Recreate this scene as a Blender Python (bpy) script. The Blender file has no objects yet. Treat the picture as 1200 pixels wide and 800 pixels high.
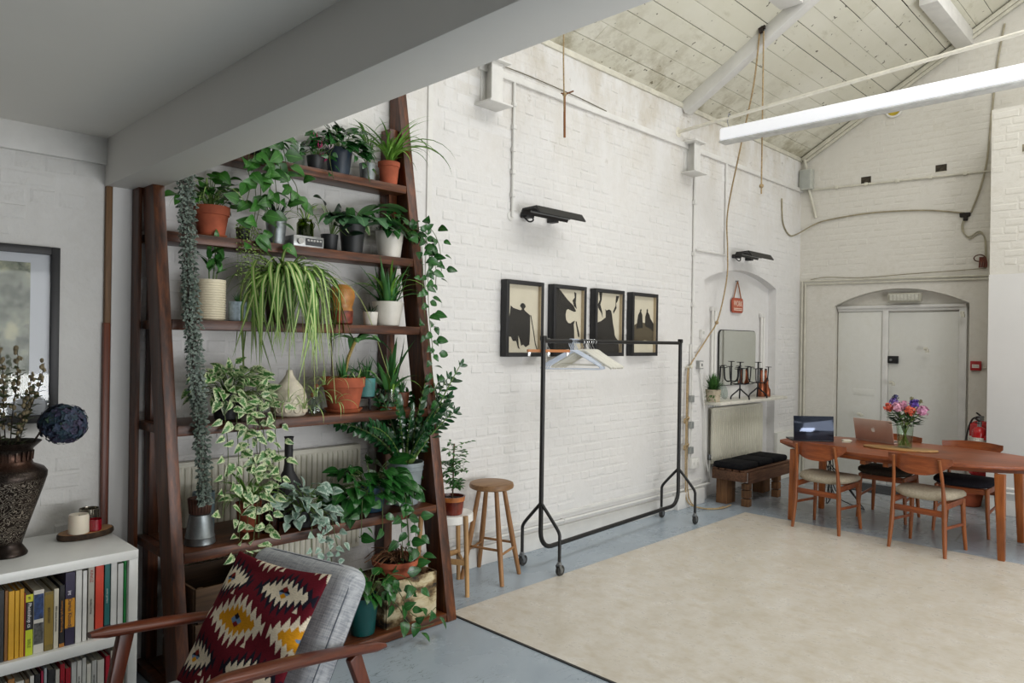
import bpy, bmesh, math, random
import numpy as np
from mathutils import Vector, Matrix, Euler
SC = bpy.context.scene
COL = SC.collection
random.seed(11)
R = random.Random(5)
rad = math.radians
# ---------------------------------------------------------------- camera
EYE = Vector((0.0, 0.0, 1.6))
def camera():
    yaw, pit, rol = rad(44.53), 0.0003, rad(0.85)
    F = Vector((math.cos(yaw)*math.cos(pit), math.sin(yaw)*math.cos(pit), math.sin(pit)))
    r = Vector((math.sin(yaw), -math.cos(yaw), 0)); u = r.cross(F)
    r2 = math.cos(rol)*r + math.sin(rol)*u; u2 = -math.sin(rol)*r + math.cos(rol)*u
    cd = bpy.data.cameras.new('camera'); cd.sensor_width = 36; cd.lens = 840.44/1200*36
    cd.clip_start = .05; cd.clip_end = 100
    o = bpy.data.objects.new('camera', cd); COL.objects.link(o)
    o.matrix_world = Matrix(((r2.x, u2.x, -F.x, EYE.x), (r2.y, u2.y, -F.y, EYE.y), (r2.z, u2.z, -F.z, EYE.z), (0, 0, 0, 1)))
    SC.camera = o
    return r2, u2, F
CR, CU, CF = camera()
def view_px(p):
    d = Vector(p) - EYE; w = d.dot(CF)
    return (600+840.4*d.dot(CR)/w, 400-840.4*d.dot(CU)/w, w) if w > .05 else (-9999, 0, w)
# ---------------------------------------------------------------- light
W = bpy.data.worlds.new('world'); SC.world = W; W.use_nodes = True
W.node_tree.nodes['Background'].inputs[0].default_value = (.86, .93, 1.0, 1)
W.node_tree.nodes['Background'].inputs[1].default_value = 0.12
def area(name, loc, rot, sx, sy, power, col=(1, 1, 1)):
    l = bpy.data.lights.new(name, 'AREA'); l.shape = 'RECTANGLE'; l.size = sx; l.size_y = sy; l.energy = power; l.color = col
    o = bpy.data.objects.new(name, l); COL.objects.link(o); o.location = loc; o.rotation_euler = rot
    return o
area('ridge_skylight_light', (4.7, 0.35, 5.45), (rad(12), 0, 0), 6.4, 1.3, 132, (1, .99, .975))
area('front_fill_light', (4.8, -3.1, 1.7), (rad(106), 0, 0), 6.5, 2.4, 140, (.97, .98, 1))  # added fill lamp, no window there; aimed up to brighten the roof boards
area('mezzanine_fill_light', (2.3, -3.1, .75), (rad(120), 0, 0), 2.6, 1.2, 125, (.97, .98, 1))  # added unseen lamp set low to lift the mezzanine ceiling and beam soffit
SC.view_settings.view_transform = 'Standard'; SC.view_settings.look = 'None'
SC.view_settings.exposure = 0.0; SC.view_settings.gamma = 1.0; SC.view_settings.use_curve_mapping = False
SC.cycles.max_bounces = 8; SC.cycles.diffuse_bounces = 5; SC.cycles.glossy_bounces = 4; SC.cycles.transmission_bounces = 8; SC.cycles.transparent_max_bounces = 8
SC.cycles.sample_clamp_indirect = 6; SC.cycles.caustics_reflective = False; SC.cycles.caustics_refractive = False
# ---------------------------------------------------------------- materials
def lin(h):
    h = h.lstrip('#'); c = [int(h[i:i+2], 16)/255 for i in (0, 2, 4)]
    return tuple(x/12.92 if x <= .04045 else ((x+.055)/1.055)**2.4 for x in c)
MATS = {}
class NT:
    def __init__(s, m): s.t = m.node_tree; s.b = s.t.nodes['Principled BSDF']
    def n(s, typ, **kw):
        x = s.t.nodes.new(typ)
        for k, v in kw.items():
            if k.startswith('i_'): x.inputs[int(k[2:]) if k[2:].isdigit() else k[2:].replace('_', ' ')].default_value = v
            else: setattr(x, k, v)
        return x
    def l(s, a, b): s.t.links.new(a, b)
    def noise(s, scale, detail=4, rough=.55, vec=None, stretch=None):
        if vec is None: vec = s.n('ShaderNodeTexCoord').outputs['Object']
        if stretch:
            mp = s.n('ShaderNodeMapping'); s.l(vec, mp.inputs[0]); mp.inputs['Scale'].default_value = stretch; vec = mp.outputs[0]
        x = s.n('ShaderNodeTexNoise'); x.inputs['Scale'].default_value = scale; x.inputs['Detail'].default_value = detail; x.inputs['Roughness'].default_value = rough
        s.l(vec, x.inputs['Vector']); return x.outputs['Fac']
    def ramp(s, fac, stops):
        x = s.n('ShaderNodeValToRGB'); e = x.color_ramp.elements
        while len(e) < len(stops): e.new(.5)
        for k, (p, c) in enumerate(stops):
            e[k].position = p; c = lin(c) if isinstance(c, str) else c; e[k].color = (*c[:3], 1)
        s.l(fac, x.inputs[0]); return x.outputs[0]
    def mix(s, fac, a, b, mode='MIX'):
        x = s.n('ShaderNodeMix', data_type='RGBA', blend_type=mode)
        for v, i in ((fac, 0), (a, 6), (b, 7)):
            if hasattr(v, 'is_linked') or hasattr(v, 'links'): s.l(v, x.inputs[i])
            elif i == 0: x.inputs[0].default_value = v
            else: x.inputs[i].default_value = (*(lin(v) if isinstance(v, str) else v)[:3], 1)
        return x.outputs[2]
    def math(s, op, a, b=None):
        x = s.n('ShaderNodeMath', operation=op)
        for v, i in ((a, 0), (b, 1)):
            if v is None: continue
            if hasattr(v, 'links'): s.l(v, x.inputs[i])
            else: x.inputs[i].default_value = v
        return x.outputs[0]
    def bump(s, fac, strength=.3, dist=.01):
        x = s.n('ShaderNodeBump'); x.inputs['Strength'].default_value = strength; x.inputs['Distance'].default_value = dist
        s.l(fac, x.inputs['Height']); s.l(x.outputs[0], s.b.inputs['Normal'])
def newmat(name, rough=.5, metal=0.0, spec=.5):
    m = bpy.data.materials.new(name); m.use_nodes = True; t = NT(m)
    t.b.inputs['Roughness'].default_value = rough; t.b.inputs['Metallic'].default_value = metal
    t.b.inputs['Specular IOR Level'].default_value = spec
    return m, t
def M(c, rough=.5, metal=0.0, var=.12, scale=12, bump=0, bscale=40, stretch=None, spec=.5, vec=None):
    """plain procedural material: colour with a little noise variation and optional bump"""
    key = (c, rough, metal, var, scale, bump, bscale, stretch, spec)
    if key in MATS: return MATS[key]
    m, t = newmat('surface_'+str(len(MATS)), rough, metal, spec)
    base = lin(c)
    f = t.noise(scale, 4, .6, stretch=stretch)
    lo = tuple(max(0, x*(1-var*1.6)) for x in base); hi = tuple(min(1, x*(1+var*1.2)) for x in base)
    t.l(t.ramp(f, [(.3, lo), (.7, hi)]), t.b.inputs['Base Color'])
    if bump: t.bump(t.noise(bscale, 5, .6, stretch=stretch), bump, .004)
    MATS[key] = m; return m
def wood(name, dark, mid, light, axis=0, scale=9, rough=.42, bump=.15):
    m, t = newmat(name, rough)
    st = [7, 7, 7]; st[axis] = .55
    f = t.noise(scale, 6, .62, stretch=tuple(st)); g = t.noise(scale*.25, 3, .5)
    c = t.ramp(f, [(.28, dark), (.5, mid), (.74, light)])
    c = t.mix(.55, c, t.ramp(g, [(.35, '#777777'), (.65, '#ffffff')]), 'MULTIPLY')
    t.l(c, t.b.inputs['Base Color']); t.bump(f, bump, .003)
    return m
def glass(name, tint='#f4faf6', rough=.02, refl=1.0):
    """thin clear glass: tinted see-through with a fresnel reflection"""
    m = bpy.data.materials.new(name); m.use_nodes = True; nt = m.node_tree; nt.nodes.remove(nt.nodes['Principled BSDF'])
    tr = nt.nodes.new('ShaderNodeBsdfTransparent'); tr.inputs[0].default_value = (*lin(tint), 1)
    gl = nt.nodes.new('ShaderNodeBsdfGlossy'); gl.inputs['Roughness'].default_value = rough
    fr = nt.nodes.new('ShaderNodeLayerWeight'); fr.inputs[0].default_value = .5
    pw = nt.nodes.new('ShaderNodeMath'); pw.operation = 'POWER'; pw.inputs[1].default_value = 4; nt.links.new(fr.outputs['Facing'], pw.inputs[0])
    ad = nt.nodes.new('ShaderNodeMath'); ad.operation = 'MULTIPLY_ADD'; ad.inputs[1].default_value = .7; ad.inputs[2].default_value = .05; nt.links.new(pw.outputs[0], ad.inputs[0])
    mu = nt.nodes.new('ShaderNodeMath'); mu.operation = 'MULTIPLY'; mu.inputs[1].default_value = refl; nt.links.new(ad.outputs[0], mu.inputs[0])
    mx = nt.nodes.new('ShaderNodeMixShader'); nt.links.new(mu.outputs[0], mx.inputs[0]); nt.links.new(tr.outputs[0], mx.inputs[1]); nt.links.new(gl.outputs[0], mx.inputs[2])
    nt.links.new(mx.outputs[0], nt.nodes['Material Output'].inputs[0]); return m
def paintwall(name, c1, c2, dirt, dirt_amt, bumpv=.35, bscale=55, rough=.62, eaves=False):
    m, t = newmat(name, rough, 0, .3)
    tc = t.n('ShaderNodeTexCoord').outputs['Object']
    a = t.noise(2.3, 5, .6, tc); b = t.noise(17, 5, .65, tc)
    c = t.ramp(a, [(.3, c1), (.7, c2)])
    d = t.ramp(t.math('MULTIPLY', a, t.math('ADD', b, .45)), [(.40, (0, 0, 0)), (.75, (dirt_amt,)*3)])
    c = t.mix(d, c, dirt)
    if eaves:   # damp stains that run along under the roof
        sx = t.n('ShaderNodeSeparateXYZ'); t.l(tc, sx.inputs[0])
        up = t.n('ShaderNodeMapRange'); up.inputs[1].default_value = 2.7; up.inputs[2].default_value = 4.3; t.l(sx.outputs[2], up.inputs[0])
        st = t.noise(3.2, 6, .7, tc, stretch=(1, 1, .45))
        k = t.math('MULTIPLY', up.outputs[0], t.ramp(st, [(.40, (0, 0, 0)), (.66, (1, 1, 1))]))
        c = t.mix(t.math('MULTIPLY', k, .62), c, '#a3926a')
        k2 = t.math('MULTIPLY', up.outputs[0], t.ramp(t.noise(9, 6, .7, tc), [(.62, (0, 0, 0)), (.70, (1, 1, 1))]))
        c = t.mix(t.math('MULTIPLY', k2, .8), c, '#7a6a4a')
    t.l(c, t.b.inputs['Base Color'])
    t.bump(t.math('ADD', t.math('MULTIPLY', t.noise(bscale, 6, .6, tc), .45), t.noise(bscale*.28, 4, .6, tc)), bumpv, .010)
    return m
# ---------------------------------------------------------------- mesh building
class MB:
    def __init__(s): s.v = []; s.f = []; s.mi = []; s.cur = 0
    def _add(s, vs, fs):
        o = len(s.v); s.v += [tuple(v) for v in vs]; s.f += [tuple(i+o for i in f) for f in fs]; s.mi += [s.cur]*len(fs)
        return s
    def box(s, c, d, rot=None):
        x, y, z = d[0]/2, d[1]/2, d[2]/2
        vs = [Vector((i*x, j*y, k*z)) for i in (-1, 1) for j in (-1, 1) for k in (-1, 1)]
        if rot is not None: m = rot if isinstance(rot, Matrix) else Euler(rot).to_matrix(); vs = [m @ v for v in vs]
        c = Vector(c); vs = [v+c for v in vs]
        return s._add(vs, [(0, 1, 3, 2), (4, 6, 7, 5), (0, 4, 5, 1), (2, 3, 7, 6), (0, 2, 6, 4), (1, 5, 7, 3)])
    def span(s, x0, x1, y0, y1, z0, z1): return s.box(((x0+x1)/2, (y0+y1)/2, (z0+z1)/2), (abs(x1-x0), abs(y1-y0), abs(z1-z0)))
    def beam(s, a, b, w, h, up=(0, 0, 1), w2=None, h2=None):
        a, b = Vector(a), Vector(b); d = (b-a).normalized(); sd = d.cross(Vector(up))
        sd = sd.normalized() if sd.length > 1e-5 else Vector((1, 0, 0)); u = sd.cross(d).normalized(); vs = []
        for p, ww, hh in ((a, w, h), (b, w2 or w, h2 or h)):
            for i, j in ((-1, -1), (1, -1), (1, 1), (-1, 1)): vs.append(p+sd*i*ww/2+u*j*hh/2)
        return s._add(vs, [(3, 2, 1, 0), (4, 5, 6, 7), (0, 1, 5, 4), (1, 2, 6, 5), (2, 3, 7, 6), (3, 0, 4, 7)])
    def lathe(s, prof, n=24, c=(0, 0, 0), sx=1, sy=1, caps=(True, True)):
        c = Vector(c); vs = []; fs = []
        for r, z in prof:
            for k in range(n):
                a = 2*math.pi*k/n; vs.append(c+Vector((r*sx*math.cos(a), r*sy*math.sin(a), z)))
        for i in range(len(prof)-1):
            for k in range(n):
                k2 = (k+1) % n; fs.append((i*n+k, i*n+k2, (i+1)*n+k2, (i+1)*n+k))
        if caps[0]: fs.append(tuple(reversed(range(n))))
        if caps[1]: fs.append(tuple((len(prof)-1)*n+k for k in range(n)))
        return s._add(vs, fs)
    def tube(s, pts, r, n=8, closed=False):
        pts = [Vector(p) for p in pts]; m = len(pts); rs = r if isinstance(r, (list, tuple)) else [r]*m
        vs = []; fs = []; prev = None
        for i, p in enumerate(pts):
            a = pts[(i-1) % m] if (closed or i > 0) else p; b = pts[(i+1) % m] if (closed or i < m-1) else p
            d = (b-a).normalized() if (b-a).length > 1e-9 else Vector((0, 0, 1))
            if prev is None:
                u = d.cross(Vector((0, 0, 1))); u = u if u.length > .05 else d.cross(Vector((1, 0, 0)))
            else: u = prev - d*prev.dot(d)
            u.normalize(); prev = u; w = d.cross(u)
            for k in range(n):
                t = 2*math.pi*k/n; vs.append(p+(u*math.cos(t)+w*math.sin(t))*rs[i])
        for i in range(m if closed else m-1):
            j = (i+1) % m
            for k in range(n): k2 = (k+1) % n; fs.append((i*n+k, i*n+k2, j*n+k2, j*n+k))
        if not closed: fs += [tuple(reversed(range(n))), tuple((m-1)*n+k for k in range(n))]
        return s._add(vs, fs)
    def cyl(s, a, b, r, n=16, r2=None): return s.tube([a, b], [r, r2 if r2 else r], n)
    def prism(s, poly, h, mat=None):
        """polygon in local XY, extruded along +Z by h, then put in place by the matrix"""
        n = len(poly); vs = [Vector((x, y, 0)) for x, y in poly]+[Vector((x, y, h)) for x, y in poly]
        if mat is not None: vs = [mat @ v for v in vs]
        return s._add(vs, [tuple(reversed(range(n))), tuple(range(n, 2*n))]+[(i, (i+1) % n, n+(i+1) % n, n+i) for i in range(n)])
    def grid(s, P, fn=None, closed_u=False):
        """P: rows of points"""
        a, b = len(P), len(P[0]); vs = [p for row in P for p in row]
        fs = [(i*b+j, i*b+(j+1) % b, (i+1)*b+(j+1) % b, (i+1)*b+j) for i in range(a-1) for j in range(b if closed_u else b-1)]
        return s._add(vs, fs)
    def ball(s, c, r, n=10, m=7, sq=(1, 1, 1)):
        prof = [(max(1e-4, math.sin(math.pi*i/m)), -math.cos(math.pi*i/m)) for i in range(m+1)]
        o = len(s.v); s.lathe([(p*r, z*r) for p, z in prof], n, (0, 0, 0))
        c = Vector(c)
        for i in range(o, len(s.v)):
            v = s.v[i]; s.v[i] = (v[0]*sq[0]+c.x, v[1]*sq[1]+c.y, v[2]*sq[2]+c.z)
        return s
    def mesh(s, name, mats, bevel=0, seg=2, sharp=.6, smooth=True):
        me = bpy.data.meshes.new(name); me.from_pydata(s.v, [], s.f)
        for m in (mats if isinstance(mats, (list, tuple)) else [mats]): me.materials.append(m)
        me.polygons.foreach_set('material_index', s.mi)
        if bevel:
            bm = bmesh.new(); bm.from_mesh(me); bm.normal_update()
            es = [e for e in bm.edges if len(e.link_faces) == 2 and e.calc_face_angle(0) > .5]
            bmesh.ops.bevel(bm, geom=es, offset=bevel, segments=seg, affect='EDGES', profile=.5, clamp_overlap=True)
            bm.to_mesh(me); bm.free()
        if smooth:
            me.polygons.foreach_set('use_smooth', [True]*len(me.polygons)); me.set_sharp_from_angle(angle=sharp)
        me.update(); return me
    def build(s, name, mats, parent=None, bevel=0, seg=2, loc=None, rot=None, **kw):
        return place(name, s.mesh(name, mats, bevel, seg, **kw), parent, loc, rot)
def place(name, me, parent=None, loc=None, rot=None, mat=None):
    o = bpy.data.objects.new(name, me); COL.objects.link(o)
    if parent is not None: o.parent = parent
    if mat is not None: o.matrix_local = mat
    if loc is not None: o.location = loc
    if rot is not None: o.rotation_euler = rot
    return o
def tag(o, label=None, cat=None, group=None, kind=None):
    if label: o['label'] = label
    if cat: o['category'] = cat
    if group: o['group'] = group
    if kind: o['kind'] = kind
    return o
def thing(name, label, cat, loc=(0, 0, 0), rz=0, group=None):
    o = bpy.data.objects.new(name, None); COL.objects.link(o); o.empty_display_size = .05
    o.location = loc; o.rotation_euler = (0, 0, rz); return tag(o, label, cat, group)
def copy_tree(o, parent=None):
    c = o.copy(); COL.objects.link(c)
    if parent is not None: c.parent = parent
    for ch in list(o.children): copy_tree(ch, c)
    return c
def struct(o): o['kind'] = 'structure'; return o
def stuff(o): o['kind'] = 'stuff'; return o
def text(s, size, mat, parent, mtx, name='lettering', depth=.0006, align='CENTER', sx=1.0):
    cu = bpy.data.curves.new('lettering', 'FONT'); cu.body = s; cu.size = size; cu.extrude = depth; cu.align_x = align; cu.align_y = 'CENTER'; cu.resolution_u = 2
    o = bpy.data.objects.new('lettering_source', cu); COL.objects.link(o)
    bpy.context.view_layer.update()
    me = bpy.data.meshes.new_from_object(o.evaluated_get(bpy.context.evaluated_depsgraph_get())); bpy.data.objects.remove(o)
    if sx != 1: me.transform(Matrix.Diagonal((sx, 1, 1, 1)))
    me.materials.clear(); me.materials.append(mat)
    return place(name, me, parent, mat=mtx)
def basis(loc, x, y):
    x = Vector(x).normalized(); y = Vector(y); z = x.cross(y).normalized(); y = z.cross(x)
    return Matrix(((x.x, y.x, z.x, loc[0]), (x.y, y.y, z.y, loc[1]), (x.z, y.z, z.z, loc[2]), (0, 0, 0, 1)))
def bez(p, n=10):
    """Catmull-Rom through points"""
    p = [Vector(q) for q in p]; out = []
    for i in range(len(p)-1):
        a = p[max(0, i-1)]; b = p[i]; c = p[i+1]; d = p[min(len(p)-1, i+2)]
        for k in range(n):
            t = k/n; out.append(.5*((2*b)+(c-a)*t+(2*a-5*b+4*c-d)*t*t+(3*b-a-3*c+d)*t**3))
    return out+[p[-1]]
# ================================================================ SETTING
WY, BX, PX = 3.745, 8.94, 8.29          # long wall plane, gable wall plane, pier plane
RM = -.58568
def roof_z(y): return 3.967 + RM*(y-3.728)
m_wall = paintwall('painted_brick_white', '#d9d8d6', '#e4e3e2', '#c0bcb2', .28, .5, 45, eaves=True)
m_wall_r = paintwall('painted_brick_gable', '#d6d3ca', '#e0ddd5', '#b8b2a0', .42, .5, 45)
m_plaster = paintwall('painted_plaster', '#d9d9d3', '#e2e2dc', '#c3c0b0', .3, .12, 30)
m_rough = paintwall('rough_painted_plaster', '#d6d5d1', '#e0dfdc', '#bdb9ae', .3, .8, 38)
m_smooth = paintwall('smooth_white_board', '#dddcda', '#e3e2e0', '#d4d3d0', .2, .02, 20)
m_ceil = paintwall('flat_white_ceiling', '#e4e1da', '#e8e5de', '#dcd8ce', .15, .03, 20)
m_beam = paintwall('beam_paint', '#dfddd8', '#e3e1dc', '#d6d3cc', .15, .03, 20)
m_trim = M('#dddcd8', .5, var=.05, scale=6, bump=.08, bscale=30)
m_trim2 = M('#d2cfc0', .5, var=.10, scale=9, bump=.12, bscale=30)
m_dark = M('#14120f', .9, var=.2)
m_blk = M('#151516', .45, var=.1)
m_steel = M('#8f9294', .35, .9, var=.08)
# floor: painted concrete with scuffs, worn grey towards the gable
def floor_mat():
    m, t = newmat('painted_concrete', .36, 0, .45)
    tc = t.n('ShaderNodeTexCoord').outputs['Object']
    a = t.noise(1.6, 6, .6, tc); b = t.noise(26, 5, .7, tc)
    c = t.ramp(a, [(.3, '#97a4b0'), (.7, '#aab7c2')])
    c = t.mix(t.ramp(b, [(.72, (0, 0, 0)), (.78, (.5, .5, .5))]), c, '#5f6a73')
    scr = t.noise(5, 3, .5, tc, stretch=(1.2, 4, 1)); scr2 = t.math('ABSOLUTE', t.math('SUBTRACT', scr, .5))
    lim = t.math('MULTIPLY', t.ramp(scr2, [(.0, (1, 1, 1)), (.007, (0, 0, 0))]), t.ramp(t.noise(1.7, 2, .5, tc), [(.50, (0, 0, 0)), (.55, (.9,)*3)]))
    c = t.mix(lim, c, '#3b434b')
    c = t.mix(t.ramp(t.noise(14, 2, .5, tc), [(.77, (0, 0, 0)), (.79, (1, 1, 1))]), c, '#c9d2d6')
    sx = t.n('ShaderNodeSeparateXYZ'); t.l(tc, sx.inputs[0])
    w = t.n('ShaderNodeMapRange'); w.inputs[1].default_value = 6.5; w.inputs[2].default_value = 7.0; t.l(sx.outputs[0], w.inputs[0])
    g = t.ramp(t.noise(4, 6, .65, tc), [(.3, '#7d8082'), (.7, '#94969a')])
    v = t.n('ShaderNodeTexVoronoi', feature='DISTANCE_TO_EDGE'); v.inputs['Scale'].default_value = 1.6; t.l(tc, v.inputs[0])
    g = t.mix(t.ramp(v.outputs[0], [(.0, (.8, .8, .8)), (.02, (0, 0, 0))]), g, '#5a564c')
    c = t.mix(t.math('MULTIPLY', w.outputs[0], .8), c, g)
    t.l(c, t.b.inputs['Base Color']); t.l(t.ramp(a, [(.3, (.20,)*3), (.7, (.34,)*3)]), t.b.inputs['Roughness'])
    t.bump(t.noise(6, 3, .6, tc), .05, .004)
    return m
struct(MB().span(-3.2, 9.3, -3.4, 4.1, -.12, 0).build('floor', floor_mat()))
# --- bricks
def brick_mesh(L, h, seed, name='brick'):
    r = random.Random(seed); j = lambda a: r.uniform(-a, a)
    d = .0026+j(.0013); c = .0085; vs = []
    for x, z in ((-1, -1), (1, -1), (1, 1), (-1, 1)): vs.append((x*(L/2-.001), 0, z*(h/2-.001)))
    for x, z in ((-1, -1), (1, -1), (1, 1), (-1, 1)): vs.append((x*(L/2-c)+j(.005), -d+j(.0015), z*(h/2-c)+j(.005)))
    return vs, [(0, 1, 5, 4), (1, 2, 6, 5), (2, 3, 7, 6), (3, 0, 4, 7), (4, 5, 6, 7)]
def brick_wall(parent, mat, org, u, nrm, u0, u1, z0, z1, hole, seed, single=300, flat=.26):
    """lay painted bricks course by course; u along the wall, nrm out of it"""
    r = random.Random(seed); org = Vector(org); u = Vector(u); nrm = Vector(nrm)
    rot = Matrix((u, -nrm, Vector((0, 0, 1)))).transposed().to_4x4()
    tm = {}
    for kind, L in (('s', .2135), ('h', .101)):
        for k in range(6):
            vs, fs = brick_mesh(L, .0655, seed*50+k+(10 if kind == 's' else 0))
            me = bpy.data.meshes.new('brick'); me.from_pydata(vs, [], fs); me.materials.append(mat); me.update(); tm[kind, k] = (me, vs, fs)
    spots = []; z = z0; i = 0
    while z+.075 <= z1+.02:
        kind = 's' if i % 2 == 0 else 'h'; pitch = .225 if kind == 's' else .1125
        x = u0-(0 if i % 4 < 2 else pitch/2)
        while x < u1:
            xc = x+pitch/2
            if x >= u0-.01 and x+pitch <= u1+.01 and not any(hole(q, z+e) for q in (x+.005, xc, x+pitch-.005) for e in (.005, .07)):
                p = org+u*xc+Vector((0, 0, z+.0375+r.uniform(-.0015, .0015)))
                px, py, w = view_px(p); d2 = (p-EYE).length_squared
                face = abs((p-EYE).normalized().dot(nrm))
                spots.append(((-20 < px < 1220 and -20 < py < 820)*pitch*face/d2, p, kind, r.randrange(6), r.choice((1, -1))))
            x += pitch
        z += .075; i += 1
    from mathutils import noise as mn
    spots = [q for q in spots if mn.noise(q[1]*1.9+Vector((seed, 0, 0))) < flat+r.uniform(-.12, .12)]
    spots.sort(key=lambda s: -s[0]); mb = MB()
    for k, (sc, p, kind, v, fl) in enumerate(spots):
        mtx = Matrix.Translation(p) @ rot @ Matrix.Rotation(r.uniform(-.006, .006), 4, 'Y')
        me, vs, fs = tm[kind, v]
        if k < single: place('brick', me, parent, mat=mtx)
        else: mb._add([mtx @ Vector(q) for q in vs], fs)
    if mb.v: stuff(mb.build('brick', mat, parent, smooth=False))
# --- long wall with the arched niche
NX0, NX1, NY = 6.60, 8.27, 3.84
def niche_top(x):
    t = (x-(NX0+NX1)/2)/((NX1-NX0)/2); return 2.27+.15*max(0, 1-t*t)
wl = MB(); wl.span(-3.2, NX0, WY, WY+.3, 0, 4.2).span(NX1, 9.3, WY, WY+.3, 0, 4.2).span(NX0-.01, NX1+.01, NY, NY+.2, 0, 2.6)
N = 20
for k in range(N):
    a = NX0+(NX1-NX0)*k/N; b = NX0+(NX1-NX0)*(k+1)/N
    wl._add([(a, WY, niche_top(a)), (b, WY, niche_top(b)), (b, WY, 4.2), (a, WY, 4.2), (a, NY+.01, niche_top(a)), (b, NY+.01, niche_top(b)), (b, NY+.01, 4.2), (a, NY+.01, 4.2)],
            [(0, 1, 2, 3), (0, 4, 5, 1), (4, 7, 6, 5), (3, 2, 6, 7)])
wall_long = struct(wl.build('wall_long', m_wall, smooth=False))
def in_niche(x, z): return (NX0-.03 < x < NX1+.03 and z < niche_top(min(max(x, NX0), NX1))+.02) or (2.96 < x < 3.03 and z > .3) or (x > NX1-.02 and z < .6)
brick_wall(wall_long, m_wall, (0, WY, 0), (1, 0, 0), (0, -1, 0), 1.20, 8.93, .24, 3.96, in_niche, 3)
wp = struct(MB().span(-3.2, 1.06, WY-.004, WY+.001, 0, 2.6).build('wall_picture', m_rough, smooth=False))
brick_wall(wp, m_rough, (0, WY-.004, 0), (1, 0, 0), (0, -1, 0), -.6, 1.055, 0.0, 2.46, lambda x, z: 1.25 < z < 1.98 and x < .3, 7, 230, .08)
struct(MB().span(NX1, BX, 3.70, WY+.01, 0, .565).build('wall_plinth', m_plaster, bevel=.008))
# lead sheathed line where two lengths of wall meet
struct(MB().span(2.975, 3.015, WY-.012, WY+.01, .2, 4.0).build('trim_1', m_trim))
# --- gable wall with the arched door recess
DY0, DY1, DX = 1.905, 3.320, 9.07
def door_top(y):
    t = (y-(DY0+DY1)/2)/((DY1-DY0)/2); return 2.09+.185*max(0, 1-t*t)
gw = MB(); gw.span(BX, BX+.3, DY1, 4.0, 0, 2.40).span(BX, BX+.3, 1.5, DY0, 0, 2.40).span(DX, DX+.2, DY0-.01, DY1+.01, 0, 2.5)
for k in range(N):
    a = DY0+(DY1-DY0)*k/N; b = DY0+(DY1-DY0)*(k+1)/N
    gw._add([(BX, a, door_top(a)), (BX, b, door_top(b)), (BX, b, 2.4), (BX, a, 2.4), (DX+.01, a, door_top(a)), (DX+.01, b, door_top(b)), (DX+.01, b, 2.4), (DX+.01, a, 2.4)],
            [(3, 2, 1, 0), (1, 5, 4, 0), (5, 6, 7, 4), (7, 6, 2, 3)])
poly = [(-3.4, 2.40), (4.0, 2.40), (4.0, roof_z(4.0)), (.4, roof_z(.4)), (-3.4, roof_z(4.2))]
gw.prism(poly, .3, Matrix(((0, 0, 1, BX), (1, 0, 0, 0), (0, 1, 0, 0), (0, 0, 0, 1))))
wall_gable = struct(gw.build('wall_gable', m_wall_r, smooth=False))
def gable_hole(uu, z):
    y = 3.745-uu; return z > roof_z(y)-.09 or any(abs(y-h[0]) < .07 and abs(z-h[1]) < .05 for h in ((2.975, 3.567), (2.193, 3.583)))
brick_wall(wall_gable, m_wall_r, (BX, 3.745, 0), (0, -1, 0), (-1, 0, 0), .01, 2.8, 2.43, 4.9, gable_hole, 9)
wall_pier = MB().span(PX, 9.3, -3.4, 1.6, 0, 3.94)
wall_pier = struct(wall_pier.build('wall_pier', m_wall_r, smooth=False))
brick_wall(wall_pier, m_wall_r, (PX, 1.6, 0), (0, -1, 0), (-1, 0, 0), 0, .9, 2.335, 3.9, lambda a, z: abs(a-.30) < .06 and abs(z-3.52) < .05, 13, 160)
struct(MB().span(PX-.014, PX+.01, -3.4, 1.605, 0.0, 2.325).build('wall_panel', m_smooth, bevel=.003))
struct(MB().span(PX-.034, PX+.0, -3.4, 1.60, 0, .14).build('baseboard_pier', m_trim, bevel=.004))
# other sides of the hall, behind and beside the viewer
struct(MB().span(-3.2, 9.3, -3.5, -3.3, 0, 4.2).build('wall_front', m_wall, smooth=False))
struct(MB().span(-3.3, -3.1, -3.4, 4.0, 0, 6.5).build('wall_side', wood('beam_dimming_brown', '#3a2416', '#533522', '#6a4730', 2, 5, .6, .1), smooth=False))  # unseen wall; dark brown picked to dim and warm the beam's left face
# --- mezzanine: ceiling over the sitting corner and its edge beam
struct(MB().span(-3.2, 1.10, -3.4, WY+.1, 2.522, 2.74).build('ceiling_mezzanine', m_ceil))
struct(MB().span(1.055, 1.243, -3.4, WY+.05, 2.302, 2.75).build('beam_edge', m_beam, bevel=.003))
struct(MB().span(-3.2, 1.056, WY-.035, WY, 2.40, 2.523).build('trim_2', m_trim, bevel=.004))
struct(MB().span(1.082, 1.19, WY-.03, WY+.02, 0, 2.303).build('column_beside_shelf', m_smooth, bevel=.004))
m_bare = M('#7a5a3a', .6, var=.25, scale=8, stretch=(6, 6, .4)); m_redw = M('#6b3218', .4, var=.25, scale=8, stretch=(6, 6, .4))
struct(MB().span(1.056, 1.082, WY-.028, WY+.01, 1.66, 2.303).build('trim_3', m_bare, bevel=.003))
struct(MB().span(1.052, 1.080, WY-.034, WY+.01, 0, 1.66).build('trim_4', m_redw, bevel=.003))
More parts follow.
